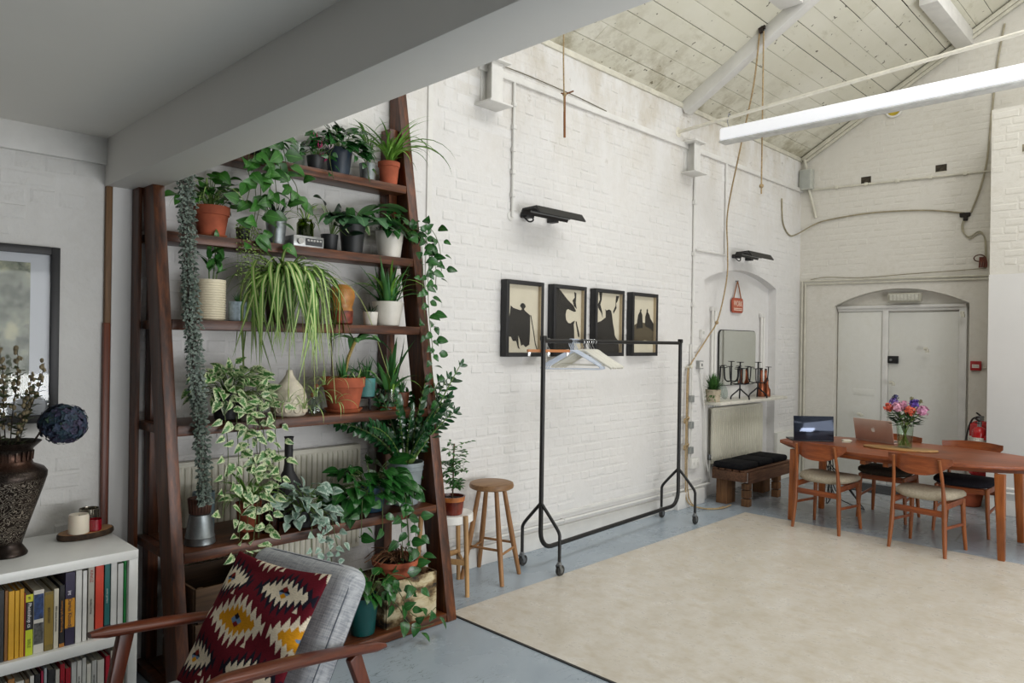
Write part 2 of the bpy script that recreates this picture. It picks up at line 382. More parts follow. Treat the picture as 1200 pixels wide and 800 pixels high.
# --- board roof
def plank_mat():
    m, t = newmat('painted_boards', .6, 0, .3)
    tc = t.n('ShaderNodeNewGeometry').outputs['Position']; oi = t.n('ShaderNodeObjectInfo')
    c = t.ramp(t.noise(1.7, 5, .6, tc), [(.3, '#d8d6c6'), (.7, '#e3e1d5')])
    c = t.mix(t.ramp(oi.outputs['Random'], [(0, (0, 0, 0)), (1, (.35,)*3)]), c, '#cfccb8')
    spots = t.ramp(t.noise(15, 2, .5, tc), [(.70, (0, 0, 0)), (.72, (1, 1, 1))])
    c = t.mix(t.math('MULTIPLY', spots, .85), c, '#4b4536')
    st = t.ramp(t.noise(3.5, 6, .75, tc, stretch=(.6, 1.5, 1.5)), [(.58, (0, 0, 0)), (.78, (.6,)*3)])
    c = t.mix(st, c, '#a69f84')
    sy = t.n('ShaderNodeSeparateXYZ'); t.l(tc, sy.inputs[0]); ev = t.n('ShaderNodeMapRange'); ev.inputs[1].default_value = 3.1; ev.inputs[2].default_value = 3.75; t.l(sy.outputs[1], ev.inputs[0])
    c = t.mix(t.math('MULTIPLY', t.math('MULTIPLY', ev.outputs[0], t.ramp(t.noise(5, 5, .7, tc), [(.45, (0, 0, 0)), (.7, (1, 1, 1))])), .8), c, '#8d8260')
    t.l(c, t.b.inputs['Base Color']); t.bump(t.noise(9, 5, .6, tc, stretch=(.4, 5, 5)), .15, .006)
    return m
m_plank = plank_mat()
rs = MB()
a, b = (4.1, roof_z(4.1)+.04), (1.02, roof_z(1.02)+.04)
rs.prism([(a[0], a[1]), (b[0], b[1]), (b[0], b[1]+.06), (a[0], a[1]+.06)], 8.2, Matrix(((0, 0, 1, 1.2), (1, 0, 0, 0), (0, 1, 0, 0), (0, 0, 0, 1))))
ceiling = struct(rs.build('ceiling_boards', m_dark, smooth=False))
sl = math.atan(-RM); cs, sn = math.cos(sl), math.sin(sl)
pr = random.Random(4); s = -.02; row = 0
while s < 3.02:
    w = .168; x = 1.25; cuts = []
    while x < 9.0:
        e = min(9.0, x+pr.uniform(1.9, 3.6)); e = 9.0 if 9.0-e < .8 else e; cuts.append((x, e)); x = e
    for x0, x1 in cuts:
        gap = .0014 if pr.random() < .78 else .004
        o = MB().box((0, 0, 0), (x1-x0-.004, w-2*gap, .02)).mesh('plank', m_plank, bevel=.003, seg=1)
        yc = 3.745-(s+w/2)*cs; zc = roof_z(3.745)+(s+w/2)*sn+.012+pr.uniform(-.002, .002)
        place('plank', o, ceiling, mat=Matrix.Translation(((x0+x1)/2, yc, zc)) @ Matrix.Rotation(-sl+pr.uniform(-.006, .006), 4, 'X'))
    s += w; row += 1
struct(MB().prism([(-.38, roof_z(1.18)), (-3.5, roof_z(4.3)), (-3.5, roof_z(4.3)+.1), (-.38, roof_z(1.18)+.1)], 8.2, Matrix(((0, 0, 1, 1.2), (1, 0, 0, 0), (0, 1, 0, 0), (0, 0, 0, 1)))).build('ceiling_far_slope', m_plank, smooth=False))
# rafter and tie rod of the truss, purlin, edge strips along the gable
def slope_beam(x, y0, y1, w, h, drop, name, mat):
    return struct(MB().beam((x, y0, roof_z(y0)-drop), (x, y1, roof_z(y1)-drop), w, h, up=(0, .5, .86)).build(name, mat, bevel=.006))
slope_beam(6.17, 3.74, .8, .11, .12, .066, 'beam_rafter', m_trim)
struct(MB().span(7.55, 8.95, 1.90, 2.06, roof_z(1.98)-.14, roof_z(1.98)+.02).build('beam_purlin', m_trim, bevel=.005))
struct(MB().span(5.72, 6.10, 2.56, 2.78, roof_z(2.67)-.05, roof_z(2.67)+.02).build('beam_cleat', m_trim, bevel=.004))
struct(MB().beam((8.915, 3.72, roof_z(3.72)-.05), (8.915, 1.2, roof_z(1.2)-.05), .05, .05).beam((8.90, 3.70, roof_z(3.70)-.105), (8.90, 1.2, roof_z(1.2)-.105), .03, .03).build('trim_5', m_trim2, bevel=.004))
struct(MB().span(1.25, 8.94, WY-.018, WY+.01, 3.90, 3.945).build('trim_6', m_trim2, bevel=.004))
m_rodw = M('#dedacd', .5, var=.07, scale=14)
t = thing('tie_rod', 'slender white iron tie rod with rust flecks spanning under the board roof', 'tie rod', (6.06, 3.745, 3.652))
MB().cyl((0, 0, 0), (0, -4.7, .28), .016, 12).build('rod', m_rodw, t)
MB().cyl((0, -.005, -.0), (0, .0, 0), .05, 16).build('wall_plate', m_rodw, t)
# skirting of the long wall with its pipes
struct(MB().span(2.0, 6.33, WY-.02, WY+.01, 0, .135).span(6.52, NX0, WY-.02, WY+.01, 0, .135).build('baseboard_long', m_trim, bevel=.004))
struct(MB().span(6.05, 6.56, WY-.06, WY+.01, 0, .155).build('baseboard_block', m_trim, bevel=.004))
struct(MB().span(2.6, 6.58, WY-.014, WY+.01, .215, .24).build('trim_7', m_trim, bevel=.004))
p = thing('heating_pipe', 'thin white heating pipe running low along the long brick wall', 'pipe', (4.6, WY-.03, .178))
MB().cyl((-2.6, 0, 0), (2.1, 0, 0), .0115, 12).build('pipe', m_trim, p)
for x in (-1.5, -.2, 1.2): MB().span(x-.01, x+.01, -.014, .032, -.014, .014).build('pipe_clip', m_trim, p)
p = thing('heating_pipe', 'pair of white pipes along the foot of the smooth white pier', 'pipe', (PX-.06, .6, .22))
for dz in (0, .045): MB().cyl((0, -1.5, dz), (0, .98, dz), .013, 12).build('pipe', m_trim, p)
# vinyl sheet on the floor
def vinyl():
    m, t = newmat('mottled_vinyl', .38, 0, .4)
    tc = t.n('ShaderNodeTexCoord').outputs['Object']
    a = t.noise(2.2, 6, .7, tc, stretch=(1, 1.7, 1)); b = t.noise(8, 6, .7, tc, stretch=(1.6, 1, 1))
    c = t.ramp(a, [(.3, '#c6bfb1'), (.5, '#d0cabf'), (.72, '#d8d4cc')])
    c = t.mix(t.ramp(b, [(.46, (0, 0, 0)), (.68, (.5,)*3)]), c, '#b3a68c')
    c = t.mix(t.ramp(t.noise(30, 3, .6, tc), [(.66, (0, 0, 0)), (.74, (.25,)*3)]), c, '#8d8370')
    t.l(c, t.b.inputs['Base Color']); t.l(t.ramp(b, [(.3, (.22,)*3), (.7, (.42,)*3)]), t.b.inputs['Roughness']); return m
v = thing('vinyl_sheet', 'large cream mottled vinyl sheet lying on the blue grey floor', 'floor sheet', (4.6, .1, 0))
MB().span(2.765-4.6, 6.465-4.6, -3.1, 3.1, .0005, .005).build('sheet', vinyl(), v)
MB().span(2.750-4.6, 2.765-4.6, -3.1, 3.1, .0005, .0055).build('edge_strip', m_blk, v)
# ================================================================ SITTING CORNER
m_shelfwood = wood('dark_stained_timber', '#27130a', '#562d15', '#844a25', 0, 7, .42, .2)
m_shelfpost = wood('dark_stained_timber_upright', '#27130a', '#562d15', '#844a25', 2, 7, .42, .2)
m_teak = wood('teak', '#723717', '#954b22', '#ab5f31', 1, 6, .4, .05)
m_teakv = wood('teak_upright', '#7a3f18', '#9b5523', '#b26a32', 2, 6, .4, .05)
m_arm = wood('armchair_teak', '#4a1f10', '#6b3018', '#7d3d20', 0, 6, .33, .05)
m_armv = wood('armchair_teak_upright', '#431c0f', '#602b16', '#70361d', 2, 6, .35, .05)
m_pale = wood('pale_birch', '#b98c58', '#c99d68', '#d6ae7c', 2, 6, .5, .05)
m_stool = wood('worn_beech', '#8d6239', '#a5774a', '#b88a5c', 2, 6, .5, .08)
m_stooltop = wood('worn_beech_seat', '#86603c', '#9c7650', '#ad8862', 0, 6, .5, .08)
m_lam = M('#dfe0dc', .35, var=.04, scale=4)
m_white = M('#e6e5e0', .45, var=.04)
m_cream = M('#d9cdb2', .6, var=.08)
m_chrome = M('#c9cbcc', .18, 1.0, var=.05)
m_frameblk = M('#1c1c1e', .5, var=.15, scale=20, bump=.1)
# --- framed landscape print on the wall behind the vase
def landscape():
    m, t = newmat('landscape_print', .6)
    tc = t.n('ShaderNodeTexCoord').outputs['Object']
    a = t.noise(9, 6, .65, tc); b = t.noise(28, 4, .7, tc)
    c = t.ramp(a, [(.34, '#3f4738'), (.46, '#6b7160'), (.56, '#8d9080'), (.66, '#c3bfa0')])
    c = t.mix(t.ramp(b, [(.55, (0, 0, 0)), (.68, (.8,)*3)]), c, '#2f372c')
    t.l(c, t.b.inputs['Base Color']); return m
m_glaze = glass('print_glazing', '#fbfcfb', .03, .5); m_glaze2 = glass('museum_glazing', '#fdfdfc', .05, .1)
t = thing('framed_print', 'tall black framed landscape print with a pale mount above the engraved vase', 'picture', (.52, WY-.004, 1.60))
w, h, fw = .70, .78, .034
f = MB()
f.span(-w/2, -w/2+fw, -.035, 0, -h/2, h/2).span(w/2-fw, w/2, -.035, 0, -h/2, h/2).span(-w/2+fw, w/2-fw, -.035, 0, h/2-fw, h/2).span(-w/2+fw, w/2-fw, -.035, 0, -h/2, -h/2+fw)
f.build('frame', m_frameblk, t, bevel=.002)
MB().span(-w/2+fw, w/2-fw, -.012, -.006, -h/2+fw, h/2-fw).build('mount', M('#cfd0da', .7, var=.03), t)
MB().span(-w/2+fw+.05, w/2-fw-.075, -.014, -.0122, -h/2+fw+.09, h/2-fw-.04).build('print', landscape(), t)
MB().span(-w/2+fw, w/2-fw, -.026, -.024, -h/2+fw, h/2-fw).build('glazing', m_glaze, t)
# --- bookcase and its books
bc = thing('bookcase', 'white laminate bookcase in the corner holding two rows of books', 'bookcase', (.62, 3.42, 0))
def bs(name, *a): MB().span(*a).build(name, m_lam, bc, bevel=.0015)
bs('top_panel', -.62, .42, -.25, .25, .682, .72)
bs('side_panel', .385, .42, -.249, .25, 0, .682); bs('side_panel', -.62, -.585, -.249, .25, 0, .682)
bs('shelf', -.585, .385, -.247, .25, .342, .385); bs('base_panel', -.585, .385, -.247, .25, .0, .04)
bs('back_panel', -.585, .385, .235, .249, .04, .682)
def page_mat(): return M('#cfc8b6', .8, var=.1, scale=60)
def book(x0, x1, top, z0, col, label, y0=3.195, depth=.2, band=None, txt=None, tcol='#e8e8e8', row='books in the upper compartment', tz=.5, ts=.016, rough=.45, lean=0):
    w = max(.004, x1-x0-.0012); h = top-z0
    t = thing('book', label, 'book', ((x0+x1)/2, y0, z0+.0005), lean, row)
    c = MB(); e = .0016 if w < .02 else .0025
    c.span(-w/2, w/2, 0, .003, 0, h).span(-w/2, -w/2+e, .003, depth, 0, h).span(w/2-e, w/2, .003, depth, 0, h)
    c.build('cover', M(col, rough, var=.07), t, bevel=.0008, seg=1)
    MB().span(-w/2+e, w/2-e, .003, depth-.006, .004, h-.004).build('pages', page_mat(), t)
    for b in band or ():
        MB().span(-w/2-.0002, w/2+.0002, -.0006, .002, b[0]*h, b[1]*h).build('spine_band', M(b[2], .45, var=.06), t)
    if txt:
        for s, fz, sz, cl in txt:
            text(s, sz, M(cl, .5, var=.02), t, basis((0, -.0012, fz*h), (0, 0, -1) if True else (0, 0, 1), (1, 0, 0)))
    return t
ZU = .3855
U = [(.520, .555, .655, '#3a3330', 'dark grey book beside the black one, under the vase'), (.565, .586, .653, '#16181a', 'thick black book left of the thin orange-brown one'),
 (.587, .598, .648, '#8a5a1e', 'thin orange-brown book left of the first yellow spine'), (.599, .618, .642, '#d9a21a', 'golden yellow spine next to the thin orange-brown book'),
 (.619, .633, .640, '#dba61c', 'golden yellow spine in the middle of three alike'), (.634, .6485, .643, '#d49c18', 'golden yellow spine last of three, touching the thin red one'),
 (.649, .653, .624, '#8e1f1c', 'very thin dark red spine before the software manual')]
for x0, x1, tp, c, l in U: book(x0, x1, tp, ZU, c, l)
book(.653, .677, .616, ZU, '#121212', 'software manual with a black and lime yellow spine and bold white lettering', band=[(0, .42, '#c6d51e'), (.88, 1, '#d5d22a')], txt=[('Photoshop cs', .66, .017, '#f2f2f2'), ('BIBLE', .2, .014, '#6d7a12'), ('#1', .94, .012, '#1a1a1a')])
bp = book(.678, .713, .626, ZU, '#d8d4c8', 'thick pale book with a blue photo and a grey photo on its spine')
MB().span(-.0155, .0155, -.001, .002, .13, .225).build('colour_photo', M('#27406e', .5, var=.5, scale=55), bp)
MB().span(-.0155, .0155, -.001, .002, .035, .115).build('grey_photo', M('#4a4a48', .5, var=.9, scale=60), bp)
book(.714, .744, .611, ZU, '#7c6a2c', 'olive and gold book with a brown top edge', band=[(.1, .95, '#8e7526')], txt=[('BERGDORF', .6, .012, '#4d3b12')])
book(.745, .762, .617, ZU, '#d6d0bc', 'slim cream book left of the black one with orange letters', txt=[('MINI cinema of tomorrow', .5, .009, '#55534c')])
book(.764, .782, .626, ZU, '#141312', 'black book with small orange and white letters beside the purple one', txt=[('cinematography digital filmmaking', .5, .009, '#d08a3c')], band=[(0, .06, '#b5772c')])
book(.783, .817, .671, ZU, '#2a2140', 'tall purple book with an orange label on its spine', band=[(.24, .64, '#dc9822')], txt=[('Darius Khondji', .44, .019, '#241a38'), ('jpg', .72, .015, '#efeaf2')])
for x0, x1, tp, c, l in [(.819, .841, .674, '#dddcd6', 'white paperback right against the purple book'), (.844, .859, .668, '#e2e1dc', 'thin white paperback second from the purple book'),
  (.889, .919, .682, '#d8432a', 'bright vermilion book in the upper row'),
  (.945, .968, .678, '#dcdcd8', 'white book standing beside the teal one'), (.971, .992, .669, '#e4e3df', 'white book next to the green one'),]:
    book(x0, x1, tp-.002, ZU, c, l)
book(.863, .885, .680, ZU, '#b7b2a6', 'grey book with red capitals left of the vermilion book', txt=[('KINGZ', .86, .016, '#a3332c'), ('the shape of things', .45, .008, '#55534e')])
book(.922, .942, .679, ZU, '#1f6a68', 'teal book with a pale title beside the vermilion one', txt=[('exotic gardens', .55, .010, '#cfe0da')], band=[(.0, .15, '#17323d')])
book(.994, 1.004, .678, ZU, '#1f9a44', 'slim bright green book against the bookcase side', txt=[('GUIDE', .9, .008, '#12602a')])
lr = Random = random.Random(21)
LB = [(.470, .500, '#2b2b2c', 'dark book leftmost of the lower row'), (.505, .560, '#393430', 'pair-thick brown black album in the lower row'), (.563, .588, '#dcdad2', 'white spine beside the brown black album in the lower row'),
 (.590, .598, '#c9c6bc', 'narrow pale grey spine left of the tan one, lower row'), (.600, .622, '#a8743a', 'tan orange book in the lower row'), (.624, .652, '#d2d0c8', 'white book with grey bubble letters in the lower row'),
 (.654, .668, '#8c6f4c', 'camel coloured spine right of the bubble letter book'), (.670, .684, '#dddbd3', 'white spine between the camel and the black book'), (.686, .704, '#171717', 'black book right of the white spine in the lower row'),
 (.706, .714, '#b52a4e', 'thin raspberry pink spine in the lower row'), (.716, .726, '#b9c0c4', 'thin pale blue grey spine beside the pink one'), (.728, .752, '#1b1b1c', 'thick black book right of the pale blue grey spine'),
 (.754, .768, '#d8d4c8', 'off white spine left of the two red books'), (.770, .786, '#b01c2b', 'red book, first of the two in the lower row'), (.788, .806, '#a81a28', 'red book, second of the two in the lower row'),
 (.808, .826, '#cfd0cc', 'white and dark mottled spine right of the red books'), (.828, .844, '#e0ded8', 'white spine in the lower row, first before the armchair leg'), (.846, .860, '#d4d4ce', 'pale spine in the lower row, second before the armchair leg'),
 (.862, .878, '#dfdcd0', 'ivory spine in the lower row half behind the armchair leg'), (.880, .898, '#bdbdb8', 'grey spine behind the armchair front leg'), (.900, .925, '#d2cfc6', 'cream spine right behind the armchair leg'),
 (.930, .946, '#b3182c', 'crimson spine near the right end of the lower row'), (.948, .962, '#c9c5b8', 'stone coloured spine next to the crimson one'), (.964, .982, '#bdb8a8', 'putty coloured spine last but one in the lower row'), (.984, 1.003, '#a9a595', 'grey beige spine last in the lower row')]
for k, (x0, x1, c, l) in enumerate(LB):
    book(x0, x1, .32-lr.uniform(0, .03), .0405, c, l, row='books in the lower compartment', txt=[('LOVE', .82, .02, '#8a8a86')] if 'bubble' in l else ([('new stories', .7, .009, '#444444')] if k % 3 == 1 else None))
# --- engraved metal vase with dried stems
def engraved():
    m, t = newmat('engraved_metal', .38, .75)
    tc = t.n('ShaderNodeTexCoord').outputs['Object']
    v = t.n('ShaderNodeTexWave', wave_type='RINGS'); v.inputs['Scale'].default_value = 22; v.inputs['Distortion'].default_value = 26; v.inputs['Detail'].default_value = 2; v.inputs['Detail Scale'].default_value = 1.6; t.l(tc, v.inputs[0])
    f = t.ramp(v.outputs['Fac'], [(.80, (0, 0, 0)), (.90, (1, 1, 1))])
    sp = t.n('ShaderNodeSeparateXYZ'); t.l(tc, sp.inputs[0])
    band = t.ramp(t.math('MULTIPLY', sp.outputs[2], 2.0), [(.0, (0, 0, 0)), (.1, (0, 0, 0)), (.14, (1, 1, 1)), (.60, (1, 1, 1)), (.62, (.1,)*3)])
    f = t.math('MULTIPLY', f, band)
    c = t.mix(f, t.ramp(t.noise(14, 4, .6, tc), [(.3, '#1d1815'), (.7, '#3a302a')]), '#9a9082')
    cp = t.ramp(t.math('MULTIPLY', sp.outputs[2], 2.0), [(.68, (0, 0, 0)), (.72, (1, 1, 1)), (.8, (1, 1, 1)), (.83, (0, 0, 0))])
    c = t.mix(t.math('MULTIPLY', cp, .22), c, '#7a4a34')
    t.l(c, t.b.inputs['Base Color']); t.bump(f, .4, .002); return m
VX, VY = .635, 3.43
t = thing('vase', 'tall dark engraved metal vase standing on the white bookcase', 'vase', (VX, VY, .7205))
mv = engraved()
pf = [(.072, 0), (.074, .006), (.066, .02), (.052, .04), (.056, .055), (.070, .10), (.100, .19), (.126, .265), (.140, .310), (.141, .328), (.128, .345), (.090, .362), (.082, .380), (.080, .405), (.090, .425), (.112, .445), (.118, .452), (.110, .450), (.082, .425), (.076, .39)]
pf = [(r*.95, z) for r, z in pf]
MB().lathe(pf[:15], 40, caps=(True, False)).build('body', mv, t, sharp=1.2)
MB().lathe(pf[14:], 40, caps=(False, False)).build('rim', mv, t, sharp=1.2)
fl = MB()
for k in range(22):
    a = 2*math.pi*k/22; fl.beam((.081*math.cos(a), .081*math.sin(a), .378), (.084*math.cos(a), .084*math.sin(a), .415), .008, .006)
stuff(fl.build('fluting', mv, t, bevel=.001, seg=1))
m_twig = M('#2b2018', .8, var=.3); m_bud = M('#75694f', .8, var=.3, scale=60); m_dry = M('#3c4228', .75, var=.3, scale=40); m_leafdry = M('#4b5534', .7, var=.3, scale=40)
tips = [(a, b, c*1.17) for a, b, c in [(-.16, .02, .30), (-.085, -.04, .42), (-.035, -.02, .38), (.015, -.03, .38), (.052, -.05, .29), (.098, -.02, .33), (-.12, .05, .22), (.07, .04, .24), (-.20, -.02, .2)]]
lbls = ['dried willow stem far out over the edge of the vase', 'tallest dried willow stem in the engraved vase', 'dried willow stem rising beside the tallest one', 'dried willow stem upright over the vase middle', 'short forked willow stem left of the blue flower head', 'dried willow stem with pale buds against the picture frame', 'low dried willow stem at the back of the vase', 'low dried willow stem behind the blue flower head', 'drooping dried stem at the far side of the vase']
for k, (dx, dy, hz) in enumerate(tips):
    st = thing('willow_stem', lbls[k], 'dried stem', (VX+dx*.2, VY+dy*.2, 1.1), 0, 'dried stems in the engraved vase')
    pts = bez([(-dx*.15, -dy*.15, -.06), (dx*.35, dy*.35, hz*.4), (dx*.72+.008, dy*.7, hz*.75), (dx*.95, dy, hz)], 5)
    MB().tube(pts, [.0028-.0018*i/len(pts) for i in range(len(pts))], 6).build('twig', m_twig, st)
    b = MB()
    for i, p in enumerate(pts[4:]):
        for q in (0, 1): b.ball(Vector(p)+Vector((R.uniform(-.011, .011), R.uniform(-.011, .011), R.uniform(-.01, .01))), R.uniform(.0045, .008), 7, 5, (1, 1, 1.4))
    stuff(b.build('buds', m_bud, st))
    b = MB()
    for i in range(60):
        p = Vector(pts[1+i % 11]); a = R.uniform(0, 6.28); d = Vector((math.cos(a), math.sin(a), R.uniform(-.2, .6)))*R.uniform(.02, .045); s = d.cross(Vector((0, 0, 1)))*.35
        b._add([p, p+d*.5+s, p+d, p+d*.5-s], [(0, 1, 2, 3)])
    stuff(b.build('dry_leaves', m_leafdry, st))
hy = thing('hydrangea', 'round blue purple dried hydrangea head leaning out of the vase', 'flower', (VX+.075, VY, 1.155))
MB().tube(bez([(-.03, 0, -.08), (.0, 0, -.01), (.04, -.0, .06)], 5), .004, 6).build('stem', m_twig, hy)
m_h = [M('#333f54', .7, var=.4, scale=60), M('#263c49', .7, var=.4, scale=60), M('#3b3850', .7, var=.4, scale=60), M('#38503f', .7, var=.3, scale=60)]
hb = MB()
for k in range(420):
    v = Vector((R.gauss(0, 1), R.gauss(0, 1), R.gauss(0, 1))).normalized(); p = Vector((.115, 0, .075))+Vector((v.x*.087, v.y*.085, v.z*.080))*R.uniform(.9, 1.04)
    x = v.cross(Vector((.3, .2, 1))).normalized(); y = v.cross(x); hb.cur = R.randrange(3) if R.random() < .93 else 3
    for j in range(4):
        a = 1.57*j+k; d = (x*math.cos(a)+y*math.sin(a)); s = v.cross(d)
        hb._add([p, p+d*.008+s*.007+v*.002, p+d*.016+v*R.uniform(-.002, .005), p+d*.008-s*.007+v*.002], [(0, 1, 2, 3)])
hb.cur = 0; hb.ball((.115, 0, .075), .072, 14, 10)
stuff(hb.build('petals', m_h, hy, smooth=False))
# --- slice of log with three candles
sl_ = thing('log_slice', 'oval slice of log with bark, a tray for candles on the bookcase', 'tray', (.942, 3.535, .7205), rad(12))
m_slab = wood('log_slice_face', '#a06c40', '#bf8c58', '#cfa06c', 0, 14, .6, .1)
MB().lathe([(.09, 0), (.098, .003), (.1, .022), (.097, .026)], 32, sx=1.12, sy=.72).build('wood', m_slab, sl_)
MB().lathe([(.1005, .001), (.104, .008), (.103, .02), (.099, .0255)], 32, sx=1.12, sy=.72, caps=(False, False)).build('bark', M('#3a2a1c', .9, var=.5, scale=40, bump=.8, bscale=60), sl_)
m_wax = newmat('cream_wax', .5); m_wax[1].b.inputs['Base Color'].default_value = (*lin('#ded3c0'), 1); m_wax[1].b.inputs['Subsurface Weight'].default_value = .15; m_wax = m_wax[0]
t = thing('candle', 'cream pillar candle with a slumped molten rim on the log slice', 'candle', (.905, 3.50, .747))
MB().lathe([(.038, 0), (.040, .004), (.0395, .07), (.036, .081), (.030, .078), (.022, .066), (.004, .063)], 28).build('wax', m_wax, t)
MB().cyl((0, 0, .06), (.002, 0, .078), .0012, 6).build('wick', m_blk, t)
m_gl = glass('clear_glass')
t = thing('tealight_holder', 'silvered glass tealight holder at the back of the log slice', 'candle holder', (.965, 3.575, .747))
MB().lathe([(.036, 0), (.039, .004), (.040, .084), (.038, .085), (.0365, .075), (.035, .01)], 28, caps=(True, True)).build('glass', M('#8f897c', .15, .85, var=.3, scale=40), t)
t = thing('tealight_holder', 'small red glass tealight cup at the front of the log slice', 'candle holder', (.968, 3.500, .747))
MB().lathe([(.023, 0), (.026, .004), (.0275, .05), (.0255, .05), (.0245, .006)], 24).build('glass', M('#8c0f20', .12, var=.1, spec=.8), t)
# --- armchair
ac = thing('armchair', 'teak framed armchair with grey woven cushions in front of the plant shelves', 'armchair', (.975*1.66-.22*2.129, .22*1.66+.975*2.129, 0), math.atan2(.22, .975))
for sy in (1, -1):
    y = .315*sy; P = []
    for i in range(15):
        u = i/14; x = -.365+.755*u; z = .602-.150*u+.012*math.sin(math.pi*u); wd = .043*(1-.35*u)*min(1, (math.sin(math.pi*min(1, max(0, u*1.0)))**.25 if 0 < u < 1 else .35)); th = .019*(1 if 0 < u < 1 else .5)
        P.append([Vector((x, y+wd*math.cos(a), z+th*math.sin(a))) for a in [2*math.pi*k/14 for k in range(14)]])
    m = MB().grid(P, closed_u=True); m._add(P[0], [tuple(reversed(range(14)))]); m._add(P[-1], [tuple(range(14))])
    m.build('armrest', m_arm, ac)
    MB().beam((-.24, y, .572), (-.37, y, 0), .03, .055, up=(1, 0, 0), w2=.026, h2=.036).build('leg', m_armv, ac, bevel=.008)
    MB().beam((.22, y, .478), (.42, y, 0), .03, .058, up=(1, 0, 0), w2=.026, h2=.036).build('leg', m_armv, ac, bevel=.008)
    MB().beam((-.31, y*.93, .27), (.34, y*.93, .20), .024, .06).build('side_rail', m_arm, ac, bevel=.006)
MB().beam((-.31, -.29, .27), (-.31, .29, .27), .024, .06).build('front_rail', m_arm, ac, bevel=.006)
for k in range(6):
    y = -.15+.06*k; MB().beam((.13, y, .20), (.32, y, .58), .022, .016, up=(1, 0, 0)).build('back_slat', m_armv, ac, bevel=.004)
MB().beam((.328, -.17, .585), (.328, .17, .585), .024, .045).build('top_rail', m_arm, ac, bevel=.01)
def weave():
    m, t = newmat('grey_weave', .95, 0, .1)
    tc = t.n('ShaderNodeTexCoord').outputs['Object']
    a = t.noise(60, 2, .6, tc, stretch=(.25, .25, 3)); b = t.noise(60, 2, .6, tc, stretch=(.3, 4, .3))
    c = t.ramp(t.math('MULTIPLY', t.math('ADD', a, b), .5), [(.34, '#83878d'), (.5, '#a3a6aa'), (.66, '#bcbec1')])
    t.l(c, t.b.inputs['Base Color']); t.bump(a, .25, .003); return m
m_grey = weave(); m_grey2 = M('#5d626b', .9)
def soft_box(sx, sy, sz, r, n=6):
    """rounded cushion box"""
    bm = bmesh.new(); bmesh.ops.create_cube(bm, size=1)
    for v in bm.verts: v.co = Vector((v.co.x*sx, v.co.y*sy, v.co.z*sz))
    bmesh.ops.bevel(bm, geom=bm.edges[:], offset=r, segments=n, affect='EDGES', profile=.5, clamp_overlap=True)
    me = bpy.data.meshes.new('cushion'); bm.to_mesh(me); bm.free()
    me.polygons.foreach_set('use_smooth', [True]*len(me.polygons)); return me
me = soft_box(.62, .55, .12, .045); me.materials.append(m_grey); place('seat_cushion', me, ac, (-.04, 0, .30), (0, rad(6), 0))
lean = Matrix.Translation((.185, 0, .512)) @ Matrix.Rotation(rad(31), 4, 'Y')
me = soft_box(.135, .545, .54, .058); me.materials.append(m_grey); bk = place('back_cushion', me, ac, mat=lean)
for sx in (1, -1):
    pts = []
    for k in range(40):
        a = 2*math.pi*k/40; c_, s_ = math.cos(a), math.sin(a)
        pts.append((sx*.040, .262*math.copysign(abs(c_)**.22, c_), .26*math.copysign(abs(s_)**.22, s_)))
    MB().tube(pts, .0035, 6, closed=True).build('piping', m_grey2, bk)
# --- throw cushion with a woven diamond pattern
def kilim(a, b):
    maroon, navy, cream, ochre, blue, red = '#621a25', '#201f2b', '#e4d8c0', '#cf901e', '#6c8aa8', '#7a2420'
    def lobe(x, y, rx, ry, nt, tl):
        x_ = abs(x)/rx
        if x_ >= 1: return False
        f = (x/rx*nt) % 1.0; return abs(y) < ry*(1-x_**1.25)*.9+tl*(1-2*abs(f-.5))*(1-x_*.5)
    col = maroon
    for kind, a0, b0 in ((0, .17, .36), (1, .66, .83)):
        x = (a-a0+.5) % 1-.5; y = (b-b0+.5) % 1-.5
        if kind == 0:
            if lobe(x, y, .43, .17, 4.5, .17): col = navy
            if lobe(x, y, .34, .09, 4, .13): col = cream
        else:
            if lobe(x, y, .46, .20, 4.5, .17): col = cream
            if lobe(x, y, .31, .13, 4, .09): col = ochre
        dx, dy = abs(x)/.10, abs(y)/.085
        if dx+dy < 1.35:
            col = cream if kind == 0 else ochre
            for cx, cy, cc in ((0, -.045, red if kind == 0 else navy), (.042, 0, blue), (-.042, 0, blue if kind == 0 else blue), (0, .045, ochre if kind == 0 else red)):
                if abs(x-cx)/.046+abs(y-cy)/.042 < 1: col = cc if not (cc == blue and y < cy and kind == 0) else navy
    for a0, b0 in ((.42, .52), (.92, .05)):
        x = (a-a0+.5) % 1-.5; y = (b-b0+.5) % 1-.5
        if abs(x) < .035 and -.04 < y < .04 and abs(x) < (y+.04)*.45: col = cream
    return col
def cushion_mat():
    m, t = newmat('woven_kilim', .95, 0, .1)
    at = t.n('ShaderNodeVertexColor'); at.layer_name = 'weave'
    tc = t.n('ShaderNodeTexCoord').outputs['Object']
    c = t.mix(t.ramp(t.noise(70, 3, .6, tc), [(.3, (.72,)*3), (.7, (1, 1, 1))]), (1, 1, 1), (1, 1, 1))
    c = t.mix(1.0, at.outputs['Color'], t.ramp(t.noise(90, 3, .7, tc, stretch=(1, 3, .6)), [(.3, (.7,)*3), (.7, (1.0,)*3)]), 'MULTIPLY')
    t.l(c, t.b.inputs['Base Color']); t.bump(t.noise(120, 3, .6, tc), .3, .002); return m
NU, NVv = 200, 190
vs = []; cols = []
nr = np.random.RandomState(3); ph = nr.rand(12)*6.28
